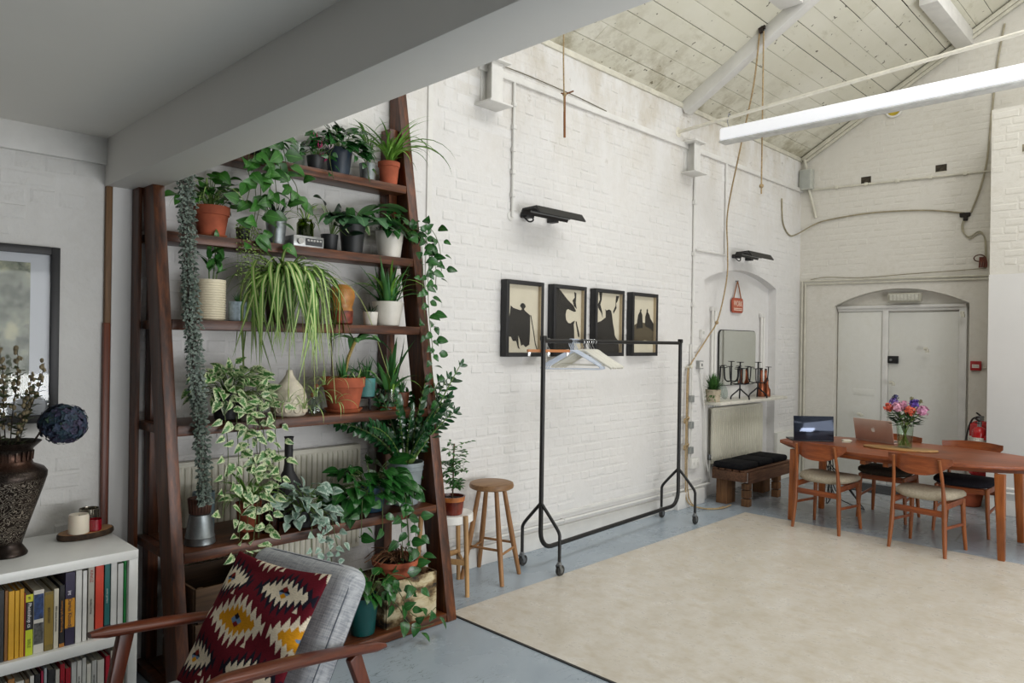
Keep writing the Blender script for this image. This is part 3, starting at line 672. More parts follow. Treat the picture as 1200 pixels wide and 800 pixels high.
for j in range(NVv+1):
    for i in range(NU+1):
        u, v = i/NU, j/NVv; e = (max(0, (4*u*(1-u)))*max(0, (4*v*(1-v))))
        wr = .006*math.sin(9*v+3*u+ph[0])+.005*math.sin(17*v-5*u+ph[1])+.004*math.sin(7*u+11*v+ph[2])
        pin = .018*(1-(2*u-1)**2)*(2*v-1)**3; pin2 = .014*(1-(2*v-1)**2)*(2*u-1)**3
        x = (u-.5)*.505-pin2; y = (.5-v)*.50-(-pin)
        vs.append((x, y, .058*e**.42+wr*min(1, e*3)))
        c = lin(kilim(u*1.62-.02, v*1.75+.0)); cols.append((*c, 1.0))
fs = [(j*(NU+1)+i, (j+1)*(NU+1)+i, (j+1)*(NU+1)+i+1, j*(NU+1)+i+1) for j in range(NVv) for i in range(NU)]
o0 = len(vs); nb = 24; 
for j in range(nb+1):
    for i in range(nb+1):
        u, v = i/nb, j/nb; e = (4*u*(1-u))*(4*v*(1-v)); pin = .018*(1-(2*u-1)**2)*(2*v-1)**3; pin2 = .014*(1-(2*v-1)**2)*(2*u-1)**3
        vs.append(((u-.5)*.505-pin2, (.5-v)*.50+pin, -.04*e**.45)); cols.append((*lin('#5f1a24'), 1))
fs += [(o0+j*(nb+1)+i, o0+j*(nb+1)+i+1, o0+(j+1)*(nb+1)+i+1, o0+(j+1)*(nb+1)+i) for j in range(nb) for i in range(nb)]
me = bpy.data.meshes.new('throw_cushion'); me.from_pydata(vs, [], fs); me.materials.append(cushion_mat())
ca = me.color_attributes.new('weave', 'FLOAT_COLOR', 'POINT'); ca.data.foreach_set('color', [q for c in cols for q in c])
me.polygons.foreach_set('use_smooth', [True]*len(me.polygons))
A = ac.matrix_basis if False else Matrix.Translation(ac.location) @ Matrix.Rotation(ac.rotation_euler.z, 4, 'Z')
ldir = Vector((math.sin(rad(33)), 0, math.cos(rad(33))))
mt = A @ basis((.042, .004, .553), (0, -1, 0), ldir)
tc_ = place('throw_cushion', me, None, mat=mt); tag(tc_, 'maroon square cushion woven with serrated cream and ochre diamonds on the armchair', 'cushion')
# ================================================================ PLANT SHELVES
LY, LK = 3.10, .1755
def front_y(z): return LY+LK*z
sh = thing('ladder_shelf', 'tall dark stained timber ladder shelf leaning back to the wall, full of plants', 'shelf', (0, 0, 0))
yz = Matrix(((0, 0, 1, 0), (1, 0, 0, 0), (0, 1, 0, 0), (0, 0, 0, 1)))
pol = [(LY, 0), (LY+.14, 0), (3.732, (3.732-LY-.14)/LK), (3.732, 3.35), (front_y(3.35), 3.35)]
MB().prism(pol, .053, Matrix.Translation((1.187, 0, 0)) @ yz).build('front_post', m_shelfpost, sh, bevel=.004)
MB().prism(pol, .068, Matrix.Translation((2.665, 0, 0)) @ yz).build('front_post', m_shelfpost, sh, bevel=.004)
MB().span(1.168, 1.186, 3.63, 3.735, 0, 2.9).build('rear_post', m_shelfpost, sh, bevel=.003)
MB().span(1.243, 1.29, 3.66, 3.735, 0, 2.9).build('rear_post', m_shelfpost, sh, bevel=.003)
MB().span(2.605, 2.663, 3.64, 3.735, 0, 2.9).build('rear_post', m_shelfpost, sh, bevel=.003)
SZ = {1: 2.54, 2: 2.09, 3: 1.68, 4: 1.20, 5: .65, 6: .05}
for k, z in SZ.items():
    y0 = front_y(z-.025)+.003
    MB().span(1.241, 2.664, y0, 3.655 if k > 1 else 3.70, z-.047, z).build('shelf_board', m_shelfwood, sh, bevel=.003)
    if k > 1: MB().span(1.20, 1.24, front_y(z)+.14, 3.70, z-.045, z-.005).build('side_rail', m_shelfwood, sh, bevel=.003)
    if k > 1 and k < 6: MB().span(2.668, 2.70, front_y(z)+.14, 3.70, z-.045, z-.005).build('side_rail', m_shelfwood, sh, bevel=.003)
# wooden crates on the lowest shelf
def crate(name, label, x0, x1, y0, y1, z0, z1, mat, slats, th=.012, gap=.02):
    t = thing(name, label, 'crate', ((x0+x1)/2, (y0+y1)/2, z0)); a, b, h = (x1-x0)/2, (y1-y0)/2, z1-z0
    MB().span(-a, a, -b, b, 0, th).build('base', mat, t)
    sh_ = (h-gap*(slats-1))/slats
    for k in range(slats):
        z = k*(sh_+gap)+(.0005 if k == 0 else 0)
        for s in (-1, 1):
            MB().span(-a, a, s*b-th/2, s*b+th/2, z, z+sh_).build('slat', mat, t, bevel=.002)
            MB().span(s*a-th/2, s*a+th/2, -b+th/2, b-th/2, z, z+sh_).build('slat', mat, t, bevel=.002)
    for sx in (-1, 1):
        for sy in (-1, 1): MB().span(sx*(a-.03)-.012, sx*(a-.03)+.012, sy*(b-.02)-.01, sy*(b-.02)+.01, th, h-.005).build('corner_batten', mat, t)
    return t
m_crate = wood('old_crate_timber', '#3b2a1a', '#5a4028', '#6e5236', 0, 8, .7, .2)
crate('wooden_crate', 'dark slatted wooden crate behind the armchair, on the bottom shelf', 1.27, 1.80, 3.16, 3.52, .0505, .50, m_crate, 3)
tag(MB().ball((1.66, 3.34, .43), .10, 18, 10, (1.2, .9, .8)).build('green_bag', M('#126a2c', .5, var=.35, scale=14, bump=.5, bscale=20)), 'crumpled green bag poking out of the dark crate', 'bag')
def burnt():
    m, t = newmat('scorched_crate', .75)
    tc = t.n('ShaderNodeTexCoord').outputs['Object']
    a = t.noise(8, 5, .6, tc, stretch=(1, 1, 1.3)); b = t.noise(20, 4, .6, tc, stretch=(.5, 1, 3))
    c = t.ramp(a, [(.38, '#1d160e'), (.47, '#6b5636'), (.54, '#bcae8a'), (.7, '#d2c8aa')])
    c = t.mix(t.ramp(b, [(.55, (0, 0, 0)), (.7, (.6,)*3)]), c, '#8a6d42'); t.l(c, t.b.inputs['Base Color']); t.bump(a, .15, .003); return m
t = crate('wooden_crate', 'pale scorched wooden box holding a terracotta bowl, on the bottom shelf', 2.275, 2.615, 3.15, 3.42, .0505, .295, burnt(), 1)
MB().span(-.172, .172, -.137, .137, .2, .206).build('lid_board', m_crate, t)
# ================================================================ STOOLS
st = thing('bar_stool', 'round beech stool with four splayed legs by the brick wall', 'stool', (3.40, 3.52, 0))
feet = [(-.09, -.205), (.18, -.10), (.08, .20), (-.18, .09)]
MB().lathe([(.135, .60), (.150, .608), (.153, .622), (.148, .638), (.135, .643)], 36).build('seat', m_stooltop, st)
for fx, fy in feet: MB().tube([(fx, fy, 0), (fx*.75, fy*.75, .25), (fx*.42, fy*.42, .605)], [.0145, .019, .015], 12).build('leg', m_stool, st)
for k in range(4):
    a, b = feet[k], feet[(k+1) % 4]; z = .19+.03*(k % 2); s = 1-z*1.0*.58/.605
    MB().cyl((a[0]*s, a[1]*s, z), (b[0]*s, b[1]*s, z), .0085, 10).build('rung', m_stool, st)
ws = thing('white_topped_stool', 'birch legged stool with a white round top beside the shelf', 'stool', (3.02, 3.52, 0))
MB().lathe([(.15, .445), (.158, .45), (.158, .492), (.15, .498)], 40).build('seat', m_white, ws)
lg = [(-.0, -.19), (.18, .10), (-.18, .10)]
for fx, fy in lg:
    MB().tube([(fx, fy, 0), (fx*.86, fy*.86, .50)], [.014, .0165], 12).build('leg', m_pale, ws)
for k in range(3):
    a, b = lg[k], lg[(k+1) % 3]; z = .17+.02*k; s = 1-.28*z
    MB().beam((a[0]*s, a[1]*s, z), (b[0]*s, b[1]*s, z), .02, .035).build('rung', m_pale, ws, bevel=.005)
MB().tube([(.03, .14, .44), (.03, .14, .80)], [.016, .014], 12).build('back_post', m_pale, ws)
# ================================================================ CLOTHES RAIL
rk = thing('clothes_rail', 'black tubular clothes rail on castors in front of the long brick wall', 'clothes rail', (3.735, 3.365, 0), math.atan2(.105, 1.955))
L, TR = 1.972, .0165
loop = [(0, 0, 1.63), (0, 0, .27)]+[(.12-.12*math.cos(a), 0, .27-.12*math.sin(a)) for a in [math.pi/2*k/6 for k in range(1, 7)]]
MB().tube(loop, TR, 12).build('upright', m_blk, rk)
MB().tube([(L-x, y, z) for x, y, z in loop], TR, 12).build('upright', m_blk, rk)
MB().cyl((.12, 0, .15), (L-.12, 0, .15), TR, 12).build('bottom_bar', m_blk, rk)
MB().cyl((0, 0, 1.61), (L, 0, 1.61), .0145, 12).build('hanging_bar', m_blk, rk)
for x in (0, L):
    MB().box((x, 0, 1.628), (.04, .036, .036)).build('corner_cap', m_blk, rk, bevel=.006)
    for s in (-1, 1):
        pts = bez([(x, 0, .475), (x, s*.08, .39), (x, s*.145, .318), (x, s*.165, .285), (x, s*.168, .25), (x, s*.168, .10)], 5)
        MB().tube(pts, .012, 10).build('splayed_leg', m_blk, rk)
        y = s*.168
        c = MB().cyl((x, y, .095), (x, y, .075), .016, 12); c.beam((x-.012, y-.016, .08), (x+.012, y-.016, .03), .022, .003, up=(0, 1, 0)).beam((x-.012, y+.016, .08), (x+.012, y+.016, .03), .022, .003, up=(0, 1, 0)).span(x-.02, x+.012, y-.017, y+.017, .072, .078)
        cc = c.build('castor', m_steel, rk)
        MB().lathe([(.014, -.012), (.035, -.012), (.038, -.008), (.038, .008), (.035, .012), (.014, .012)], 20).build('wheel', M('#2c2c2a', .6), cc, loc=(x+.01, y, .0385), rot=(math.pi/2, 0, 0))
        MB().cyl((x+.01, y-.0145, .0385), (x+.01, y+.0145, .0385), .018, 14).build('hub', m_steel, cc)
RKM = Matrix.Translation(rk.location) @ Matrix.Rotation(rk.rotation_euler.z, 4, 'Z')
def hook(mb, z0, r=.02):
    """hook in the YZ plane of a hanger, hanging over the bar"""
    pts = [(0, 0, z0), (0, 0, z0+.03)]+[(0, r*math.sin(a)*1, z0+.052-r*math.cos(a)) for a in [0, .7, 1.4, 2.1, 2.8, 3.5, 4.1]]
    return pts
def hanger(x, kind, rz, label, group):
    p = RKM @ Vector((x, 0, 1.6245-.0135)); t = thing('hanger', label, 'hanger', p, rk.rotation_euler.z+rz, group)
    hk = [(0, .018*math.cos(a), .0155+.0185*math.sin(a)-.018) for a in [rad(d) for d in (-30, 0, 30, 60, 90, 120, 150, 180, 210, 240)]]
    mt = m_chrome if kind != 'blue' else m_blue
    MB().tube([(0, .0, -.075), (0, .0, -.05)]+[(0, .010, -.035)]+hk, .0022 if kind != 'blue' else .0032, 8).build('hook', mt, t)
    if kind == 'white':
        up = bez([(0, 0, -.07), (0, .03, -.072), (0, .07, -.10), (0, .14, -.145), (0, .205, -.185), (0, .225, -.20)], 5)
        for s in (1, -1):
            P = [(q[0], q[1]*s, q[2]) for q in up]; rs = [.011]*(len(P)-2)+[.013, .008]
            MB().tube(P, rs, 8).build('shoulder', m_ivory, t)
        MB().cyl((0, -.19, -.178), (0, .19, -.178), .0045, 8).build('trouser_bar', m_ivory, t)
    elif kind == 'blue':
        fr = bez([(0, 0, -.068), (0, .05, -.09), (0, .19, -.17), (0, .215, -.192), (0, .20, -.205), (0, 0, -.203), (0, -.20, -.205), (0, -.215, -.192), (0, -.19, -.17), (0, -.05, -.09), (0, 0, -.068)], 4)
        MB().tube(fr, .0048, 8).build('wire_frame', m_blue, t)
    else:
        MB().span(-.012, .012, -.17, .17, -.082, -.062).build('clamp_bar', M('#b5713a', .45, var=.15, scale=20, stretch=(1, .1, 1)), t, bevel=.004)
        for y in (-.155, .0, .155): MB().span(-.007, .007, y-.010, y+.010, -.112, -.058).build('clip', m_chrome, t, bevel=.003)
ORD = ('first', 'second', 'third', 'fourth', 'fifth', 'last')
m_ivory = M('#dcdacf', .4, var=.04); m_blue = M('#c6cfdd', .35, var=.06)
hanger(.06, 'wood', rad(68), 'wooden trouser clamp hanger with chrome clips next to the left upright', 'hangers on the clothes rail')
for k in range(5): hanger(.32+.020*k, 'blue', rad(40+4*k), 'pale blue plastic hanger, %s of the five counted from the wooden one' % ('last' if k == 4 else ORD[k]), 'pale blue hangers on the rail')
for k in range(6): hanger(.46+.030*k+.005*(k % 2), 'white', rad(30+2.0*k), 'ivory hanger with sloping shoulders, %s of six counted from the blue ones' % ORD[k], 'ivory hangers on the rail')
# ================================================================ FOUR FRAMED PHOTOGRAPHS
m_print = M('#d3ccba', .7, var=.05, scale=5); m_sil = M('#262320', .7, var=.15); m_side = M('#bfae93', .7, var=.05)
def flat(t, pts, mat, name, y=-.0325, d=.0006):
    MB().prism(pts, d, Matrix(((1, 0, 0, 0), (0, 0, 1, y), (0, 1, 0, 0), (0, 0, 0, 1)))).build(name, mat, t, smooth=False)
def deep_frame(xc, label, shapes):
    w, h, fw, dp = .405, .565, .030, .062
    t = thing('framed_photograph', label, 'picture', (xc, WY-.006, 1.772), 0, 'four black box frames in a row')
    f = MB().span(-w/2, -w/2+fw, -dp, 0, -h/2, h/2).span(w/2-fw, w/2, -dp, 0, -h/2, h/2).span(-w/2+fw, w/2-fw, -dp, 0, h/2-fw, h/2).span(-w/2+fw, w/2-fw, -dp, 0, -h/2, -h/2+fw)
    f.build('frame', m_frameblk, t, bevel=.0015)
    MB().span(-w/2+fw, w/2-fw, -.032, -.028, -h/2+fw, h/2-fw).build('print', m_print, t)
    MB().span(w/2-fw-.004, w/2-fw+.001, -.058, -.032, -h/2+fw, h/2-fw).build('spacer', m_side, t)
    for n, pts, m in shapes: flat(t, [((u-.5)*(w-2*fw), (.5-v)*(h-2*fw)) for u, v in pts], m, n, -.0328-.0004*shapes.index((n, pts, m)))
    MB().span(-w/2+fw, w/2-fw, -.056, -.0545, -h/2+fw, h/2-fw).build('glazing', m_glaze2, t)
m_grad = M('#5a5140', .7, var=.15)
deep_frame(3.880, 'box frame photograph of a hatted figure spreading a dark cape, leftmost of four', [
 ('cape', [(.12, .31), (.2, .345), (.42, .375), (.47, .36), (.53, .36), (.58, .385), (.73, .44), (.735, .66), (.72, .88), (.66, .9), (.6, .92), (.52, .88), (.46, .9), (.42, .82), (.36, .74), (.3, .83), (.2, .83), (.14, .77), (.0, .76), (.04, .62), (.1, .42)], m_sil),
 ('hat', [(.40, .31), (.44, .275), (.5, .265), (.56, .285), (.585, .32), (.54, .345), (.53, .37), (.48, .37), (.45, .34)], m_sil),
 ('rope', [(.735, .44), (.76, .44), (.85, .66), (.92, .86), (.98, .95), (.96, .96), (.9, .88), (.83, .68)], m_sil),
 ('tatters', [(.3, .83), (.36, .74), (.38, .9), (.42, .95), (.36, .93)], m_sil)])
deep_frame(4.40, 'box frame photograph with a huge dark swirl of cloth, second of four', [
 ('cloth', [(0, 0), (.18, 0), (.48, .16), (.7, .25), (.76, .30), (.8, .34), (.72, .35), (.5, .31), (.45, .33), (.42, .40), (.44, .48), (.52, .53), (.6, .535), (.7, .5), (.76, .49), (.72, .55), (.74, .66), (.76, 1), (0, 1)], m_sil),
 ('cloth', [(.72, .03), (.8, .05), (.78, .2), (.82, .3), (.72, .26), (.66, .17), (.74, .12)], m_sil),
 ('arm', [(.78, .5), (.82, .5), (.93, .7), (.93, .76), (.88, .74)], m_sil)])
deep_frame(4.925, 'box frame photograph of a robed figure below chains, third of four', [
 ('robe', [(0, .48), (.1, .5), (.25, .47), (.36, .43), (.42, .41), (.42, .33), (.46, .29), (.56, .27), (.64, .29), (.68, .36), (.72, .5), (.78, .62), (.8, .7), (.84, .74), (.96, .80), (1, 1), (0, 1)], m_sil),
 ('chain', [(.15, 0), (.27, 0), (.25, .12), (.2, .2), (.28, .32), (.3, .42), (.24, .34), (.12, .26), (.1, .2), (.18, .12)], m_sil),
 ('chain', [(.84, .03), (.96, .03), (.9, .12), (.84, .16), (.86, .24), (.74, .34), (.72, .30), (.82, .2), (.82, .1)], m_sil),
 ('horn', [(.42, .33), (.40, .27), (.46, .30)], m_sil)])
deep_frame(5.452, 'box frame photograph of two small cloaked silhouettes, rightmost of four', [
 ('shade', [(0, .55), (.3, .46), (.7, .47), (1, .55), (1, .80), (.6, .78), (0, .82)], m_grad),
 ('cloak', [(.36, .24), (.41, .22), (.43, .25), (.41, .27), (.47, .33), (.48, .42), (.5, .56), (.2, .58), (.24, .44), (.28, .33), (.36, .27)], m_sil),
 ('cloak', [(.66, .23), (.7, .21), (.73, .24), (.72, .27), (.8, .32), (.84, .38), (1, .48), (1, .62), (.86, .58), (.6, .52), (.6, .36), (.66, .27)], m_sil)])
# ================================================================ DINING END
def table_outline(inset=0):
    pts = []; n = 14; L, yc, xc = .985, 1.965, 6.885
    def half(t): return .245+.335*max(0, 1-t*t)**.8
    for k in range(n+1):
        t = 1-2*k/n; pts.append((-(half(t)-inset), t*(L-inset)))
    for k in range(n+1):
        t = -1+2*k/n; pts.append(((half(t)-inset), t*(L-inset)))
    return pts
tb = thing('dining_table', 'long boat shaped teak table at the gable end with laptops and flowers', 'table', (6.885, 1.965, 0))
MB().prism(list(reversed(table_outline())), .03, Matrix.Translation((0, 0, .681))).build('table_top', m_teak, tb, bevel=.005)
o = list(reversed(table_outline(.004))); i_ = list(reversed(table_outline(.06))); n = len(o)
MB()._add([(x, y, .0) for x, y in i_]+[(x, y, .036) for x, y in o], [tuple(reversed(range(n))), tuple(range(n, 2*n))]+[(i, (i+1) % n, n+(i+1) % n, n+i) for i in range(n)]).build('apron', m_teak, tb, loc=(0, 0, .6445))
for lx, ly in ((-.335, .80), (-.40, -.80), (.31, .79), (.31, -.80)):
    MB().beam((lx, ly, .65), (lx+(.02 if lx < 0 else -.02)*-1, ly+(.02 if ly > 0 else -.02), 0), .068, .068, up=(0, 1, 0), w2=.046, h2=.046).build('leg', m_teakv, tb, bevel=.006)
MB().span(-.52, .52, -.05, -.01, .615, .645).span(-.52, .52, .13, .17, .615, .645).build('runner', m_teakv, tb)
def seat_mesh():
    P = []; prof = [(.90, .0), (1.0, .012), (1.0, .028), (.93, .043), (.6, .052), (.01, .053)]
    for s, z in prof:
        P.append([Vector((s*.215*math.copysign(abs(math.cos(a))**.62, math.cos(a))+.0, s*(.228+.022*math.cos(a))*math.copysign(abs(math.sin(a))**.62, math.sin(a)), z*1.25+.012*(abs(math.sin(a))**2)*s)) for a in [2*math.pi*k/32 for k in range(32)]])
    m = MB().grid(P, closed_u=True); m._add(P[0], [tuple(reversed(range(32)))]); return m
def make_chair(label, fab, loc, rz):
    t = thing('dining_chair', label, 'chair', loc, rz, 'teak dining chairs around the table')
    seat_mesh().build('seat', fab, t, loc=(.03, 0, .415), sharp=2)
    for s in (-1, 1):
        MB().tube(bez([(-.215, s*.205, 0), (-.195, s*.192, .22), (-.190, s*.186, .40), (-.205, s*.176, .58), (-.243, s*.166, .748)], 4), [.0125+.0065*math.sin(math.pi*min(1, k/11)) for k in range(17)], 10).build('rear_leg', m_teakv, t)
        MB().tube([(.205, s*.208, 0), (.19, s*.195, .20), (.185, s*.188, .41)], [.0125, .017, .0185], 10).build('front_leg', m_teakv, t)
        MB().beam((-.19, s*.188, .385), (.185, s*.189, .395), .018, .045).build('side_rail', m_teak, t, bevel=.003)
        MB().beam((-.193, s*.193, .225), (.188, s*.195, .205), .014, .022).build('stretcher', m_teak, t, bevel=.004)
    MB().beam((-.192, -.186, .33), (-.192, .186, .33), .018, .046).build('rear_rail', m_teak, t, bevel=.003)
    MB().beam((.185, -.188, .385), (.185, .188, .385), .018, .045).build('front_rail', m_teak, t, bevel=.003)
    m = MB(); nx = 16; F = []; Bk = []
    for k in range(nx+1):
        u = -1+2*k/nx; y = u*.235; cx = -.198+.030*(1-u*u)*-1+.035*u*u
        top = .765-.012*u*u; bot = .612+.105*abs(u)**2.6; mid = (top+bot)/2
        if abs(u) > .93: top, bot = mid+.02, mid-.02
        for lst, off in ((F, .007), (Bk, -.007)): lst.append([Vector((cx+off-.12*(z-.69), y, z)) for z in (bot, mid, top)])
    m.grid(F); m.grid([list(reversed(r)) for r in Bk])
    rim = [r[0] for r in F]+[r[1] for r in F[-1:]]+[r[2] for r in reversed(F)]+[F[0][1]]
    rib = [r[0] for r in Bk]+[r[1] for r in Bk[-1:]]+[r[2] for r in reversed(Bk)]+[Bk[0][1]]
    n = len(rim); m._add(rim+rib, [(i, n+i, n+(i+1) % n, (i+1) % n) for i in range(n)])
    m.build('backrest', m_teak, t, sharp=.9)
    return t
m_beige = M('#a59c8a', .95, var=.12, scale=70, bump=.3, bscale=120, spec=.1); m_brown = M('#3c352e', .95, var=.15, scale=60, bump=.2, spec=.1); m_char = M('#222126', .95, var=.15, scale=60, bump=.2, spec=.1)
make_chair('teak chair with a beige seat at the table end nearest the pallet bench', m_beige, (6.478, 2.445, 0), rad(-4))
make_chair('teak chair with a beige seat in front of the flower vase', m_beige, (6.425, 1.637, 0), rad(-6))
make_chair('teak chair with a brown seat behind the table, by the open pink laptop', m_brown, (7.33, 2.20, 0), rad(180))
make_chair('teak chair with a charcoal seat behind the table, near the fire extinguishers', m_char, (7.315, 1.56, 0), rad(180))
ZT = .7115
def laptop(label, p0, p1, lid_h, lean, m_lid, m_base, emblem=False):
    p0, p1 = Vector((*p0, ZT)), Vector((*p1, ZT)); c = (p0+p1)/2; d = (p1-p0); w = d.length; rz = math.atan2(d.y, d.x)
    t = thing('laptop', label, 'laptop', c, rz)
    MB().span(-w/2, w/2, .002, .235, 0, .012).build('base', m_base, t, bevel=.003)
    MB().span(-w/2+.02, w/2-.02, .03, .13, .012, .0135).build('keyboard', m_blk, t)
    L = MB().span(-w/2, w/2, -.006, 0, 0, lid_h).build('lid', m_lid, t, bevel=.002, loc=(0, .002, .012), rot=(lean, 0, 0))
    MB().span(-w/2+.008, w/2-.008, 0, .0012, .012, lid_h-.008).build('screen', m_blk, L)
    if emblem:
        s = .021; body = [(0, .62), (.25, .78), (.55, .76), (.78, .55), (.6, .3), (.58, .0), (.82, -.3), (.62, -.72), (.36, -.98), (.12, -.9), (-.12, -.9), (-.36, -.98), (-.66, -.66), (-.86, -.1), (-.8, .42), (-.52, .74), (-.22, .76)]
        leaf = [(.0, .86), (.05, 1.12), (.28, 1.34), (.3, 1.1), (.2, .93)]
        mt = basis((0, -.0061, lid_h*.52), (1, 0, 0), (0, 0, 1))
        me = MB().prism([(x*s, y*s) for x, y in body], .0006).prism([(x*s, y*s) for x, y in leaf], .0006).mesh('emblem', M('#e6e2de', .3), smooth=False)
        place('emblem', me, L, mat=mt)
m_gloss = newmat('dark_mirror_lid', .06, .6)[0]; m_gloss.node_tree.nodes['Principled BSDF'].inputs['Base Color'].default_value = (.035, .045, .07, 1)
m_alu = M('#cbaea0', .35, .5, var=.03)
laptop('open laptop with a dark mirror like lid at the bench end of the table', (6.621, 2.809), (6.861, 2.534), .225, rad(-4), m_gloss, M('#3c3f44', .4, .5))
laptop('open laptop with a pale metal lid and white fruit emblem beside the flowers', (7.225, 2.462), (7.134, 2.097), .207, rad(13), m_alu, m_alu, True)
for k in range(3):
    tag(MB().box((0, 0, .003), (.10-.01*k, .07, .006)).build('notepad', M(['#d8d4c6', '#c9c2a8', '#e2ded2'][k], .8), None, loc=(6.965+.008*k, 2.46, ZT+.0065*k), rot=(0, 0, rad(20+9*k))), ['cream notepad lowest of the little pile beside the dark laptop', 'buff notepad in the middle of the little pile beside the dark laptop', 'off white notepad on top of the little pile beside the dark laptop'][k], 'notepad')
bd = thing('serving_board', 'long oval wooden serving board under the flower vase', 'board', (6.84, 1.965, ZT), rad(-78))
MB().lathe([(.97, 0), (1, .004), (1, .012), (.98, .016)], 36, sx=.29, sy=.115).build('wood', wood('oval_board', '#9a7040', '#b98d55', '#caa06a', 0, 12, .5, .05), bd)
VF = Vector((6.87, 1.935, ZT+.0165))
vs_ = thing('glass_vase', 'clear glass vase holding the mixed bouquet on the table', 'vase', VF)
MB().lathe([(.050, 0), (.056, .004), (.062, .10), (.068, .19), (.071, .21), (.0685, .21), (.0655, .19), (.0595, .10), (.053, .012), (.02, .010)], 28).build('glass', glass('vase_glass', '#eef4ee'), vs_, sharp=1.2)
MB().lathe([(.0515, .0125), (.057, .07), (.0595, .105), (.02, .105)], 24).build('water', glass('vase_water', '#f0f5e8', .0, .3), vs_)
m_stem = M('#6f8a3e', .5, var=.2, scale=30); m_bleaf = M('#2c4a24', .5, var=.25, scale=30)
def petal_ball(mb, c, r, n, ps, tilt=.5):
    for k in range(n):
        v = Vector((R.gauss(0, 1), R.gauss(0, 1), R.gauss(0, 1)+.5)).normalized(); p = c+v*r*R.uniform(.75, 1.0); x = v.cross(Vector((.2, .3, 1))).normalized(); y = v.cross(x); a = R.uniform(0, 6.28)
        d = x*math.cos(a)+y*math.sin(a); s = v.cross(d)
        mb._add([p-d*ps*.5, p+s*ps*.5+v*ps*.25, p+d*ps*.6+v*ps*.35, p-s*ps*.5+v*ps*.25], [(0, 1, 2, 3)])
    mb.ball(c, r*.72, 8, 6)
FL = [('rose', 'coral rose lowest at the laptop side of the bouquet', '#d9604a', (.0, .135, .335), .034, 30, .026), ('rose', 'coral rose in the middle front of the bouquet', '#d8644a', (-.03, -.045, .325), .034, 30, .026),
 ('carnation', 'pale pink carnation between the two coral roses', '#d99fb6', (-.02, .06, .345), .042, 60, .02), ('carnation', 'pale pink carnation beside the coral rose, deeper in', '#d795b2', (.03, .02, .36), .038, 50, .02),
 ('carnation', 'pink carnation at the far side of the bouquet from the laptop', '#cf93b4', (.0, -.135, .325), .044, 60, .02), ('iris', 'violet blue bloom high in the middle of the bouquet', '#5b3f9c', (.0, -.075, .385), .034, 40, .024),
 ('iris', 'violet bloom at the laptop side above the coral rose', '#7a5fae', (.02, .10, .39), .030, 36, .022), ('iris', 'slender dark blue bloom reaching tallest in the bouquet', '#3e3d66', (.02, .085, .43), .018, 24, .022),
 ('seed_head', 'small greenish seed head above the violet bloom', '#7d7a5c', (.0, -.05, .43), .014, 20, .012), ('seed_head', 'small greenish seed head over the pink carnation at the far side', '#83805e', (.0, -.12, .41), .013, 18, .012)]
for nm, lb, colr, p, r, n, ps in FL:
    t = thing(nm, lb, 'flower', VF); p = Vector(p)
    b = MB(); petal_ball(b, p, r*1.12, n, ps*1.12); b.build('bloom', M(colr, .6, var=.18, scale=50), t, smooth=False)
    MB().tube(bez([(-p.x*.9, -p.y*.30, .022), (p.x*.3, p.y*.12, .15), (p.x*.7, p.y*.35, .23), tuple(p*.99)], 5), .0035, 6).build('stem', m_stem, t)
lf = thing('bouquet_greenery', 'dark green leaves massed below the blooms of the bouquet', 'leaves', VF)
for k in range(110):
    a = R.uniform(0, 6.28); r0 = R.uniform(.01, .07); p = Vector((r0*math.cos(a), r0*1.4*math.sin(a), R.uniform(.20, .315))); d = Vector((math.cos(a)*.8, math.sin(a)*1.3, R.uniform(-.5, .6))).normalized(); s = d.cross(Vector((0, 0, 1))).normalized()*.022; l = R.uniform(.05, .09); n_ = d.cross(s).normalized()
    MB()._add([p, p+d*l*.4+s+n_*.006, p+d*l*.45, p+d*l*.4-s+n_*.006, p+d*l], [(0, 1, 2), (0, 2, 3), (1, 4, 2), (2, 4, 3)]).build('leaf', m_bleaf, lf)
# --- floor things beyond the table
tag(MB().box((0, 0, .004), (.50, .62, .008)).build('doormat', M('#2e3034', .95, var=.15, scale=60, bump=.4), None, bevel=.002, loc=(8.66, 2.70, 0)), 'dark grey doormat lying in front of the gable door', 'mat')
t = thing('terracotta_pot', 'old terracotta pot on the floor below the fire extinguishers', 'pot', (8.52, 1.80, 0))
m_tc = M('#a5532f', .85, var=.18, scale=12, bump=.15); m_tc2 = M('#9a4a2c', .8, var=.15, scale=12)
MB().lathe([(.10, 0), (.11, .01), (.13, .13), (.145, .135), (.148, .17), (.138, .17), (.125, .13), (.09, .02)], 28).build('body', m_tc2, t)
def extinguisher(label, loc, r, h, hose):
    t = thing('fire_extinguisher', label, 'fire extinguisher', loc); mr = M('#b31f22', .25, var=.06, scale=4)
    MB().lathe([(r*.8, 0), (r, .02), (r, h-.07), (r*.92, h-.035), (r*.6, h-.008), (r*.3, h)], 28).build('cylinder', mr, t)
    MB().lathe([(r*.3, h-.002), (r*.28, h+.03), (r*.34, h+.032), (r*.3, h+.05)], 14).build('valve', m_steel, t)
    MB().beam((0, 0, h+.05), (-.075, .02, h+.085), .018, .012).beam((0, 0, h+.035), (-.075, .02, h+.045), .018, .01).build('lever', m_blk, t, bevel=.003)
    MB().lathe([(r*1.003, h*.45), (r*1.003, h*.72)], 28, caps=(False, False)).build('label_band', M('#d9d4c8', .5, var=.3, scale=60), t)
    if hose: MB().tube(bez([(0, .0, h+.03), (-.02, r*.7, h+.01), (-.04, r+.015, h*.7), (-.05, r+.015, h*.3)], 5), [.009]*11+[.012, .022, .028, .030, .030], 10).build('hose', m_blk, t)
    return t
extinguisher('large red fire extinguisher with a black horn, mounted behind the smaller one', (8.63, 1.726, .30), .098, .56, True)
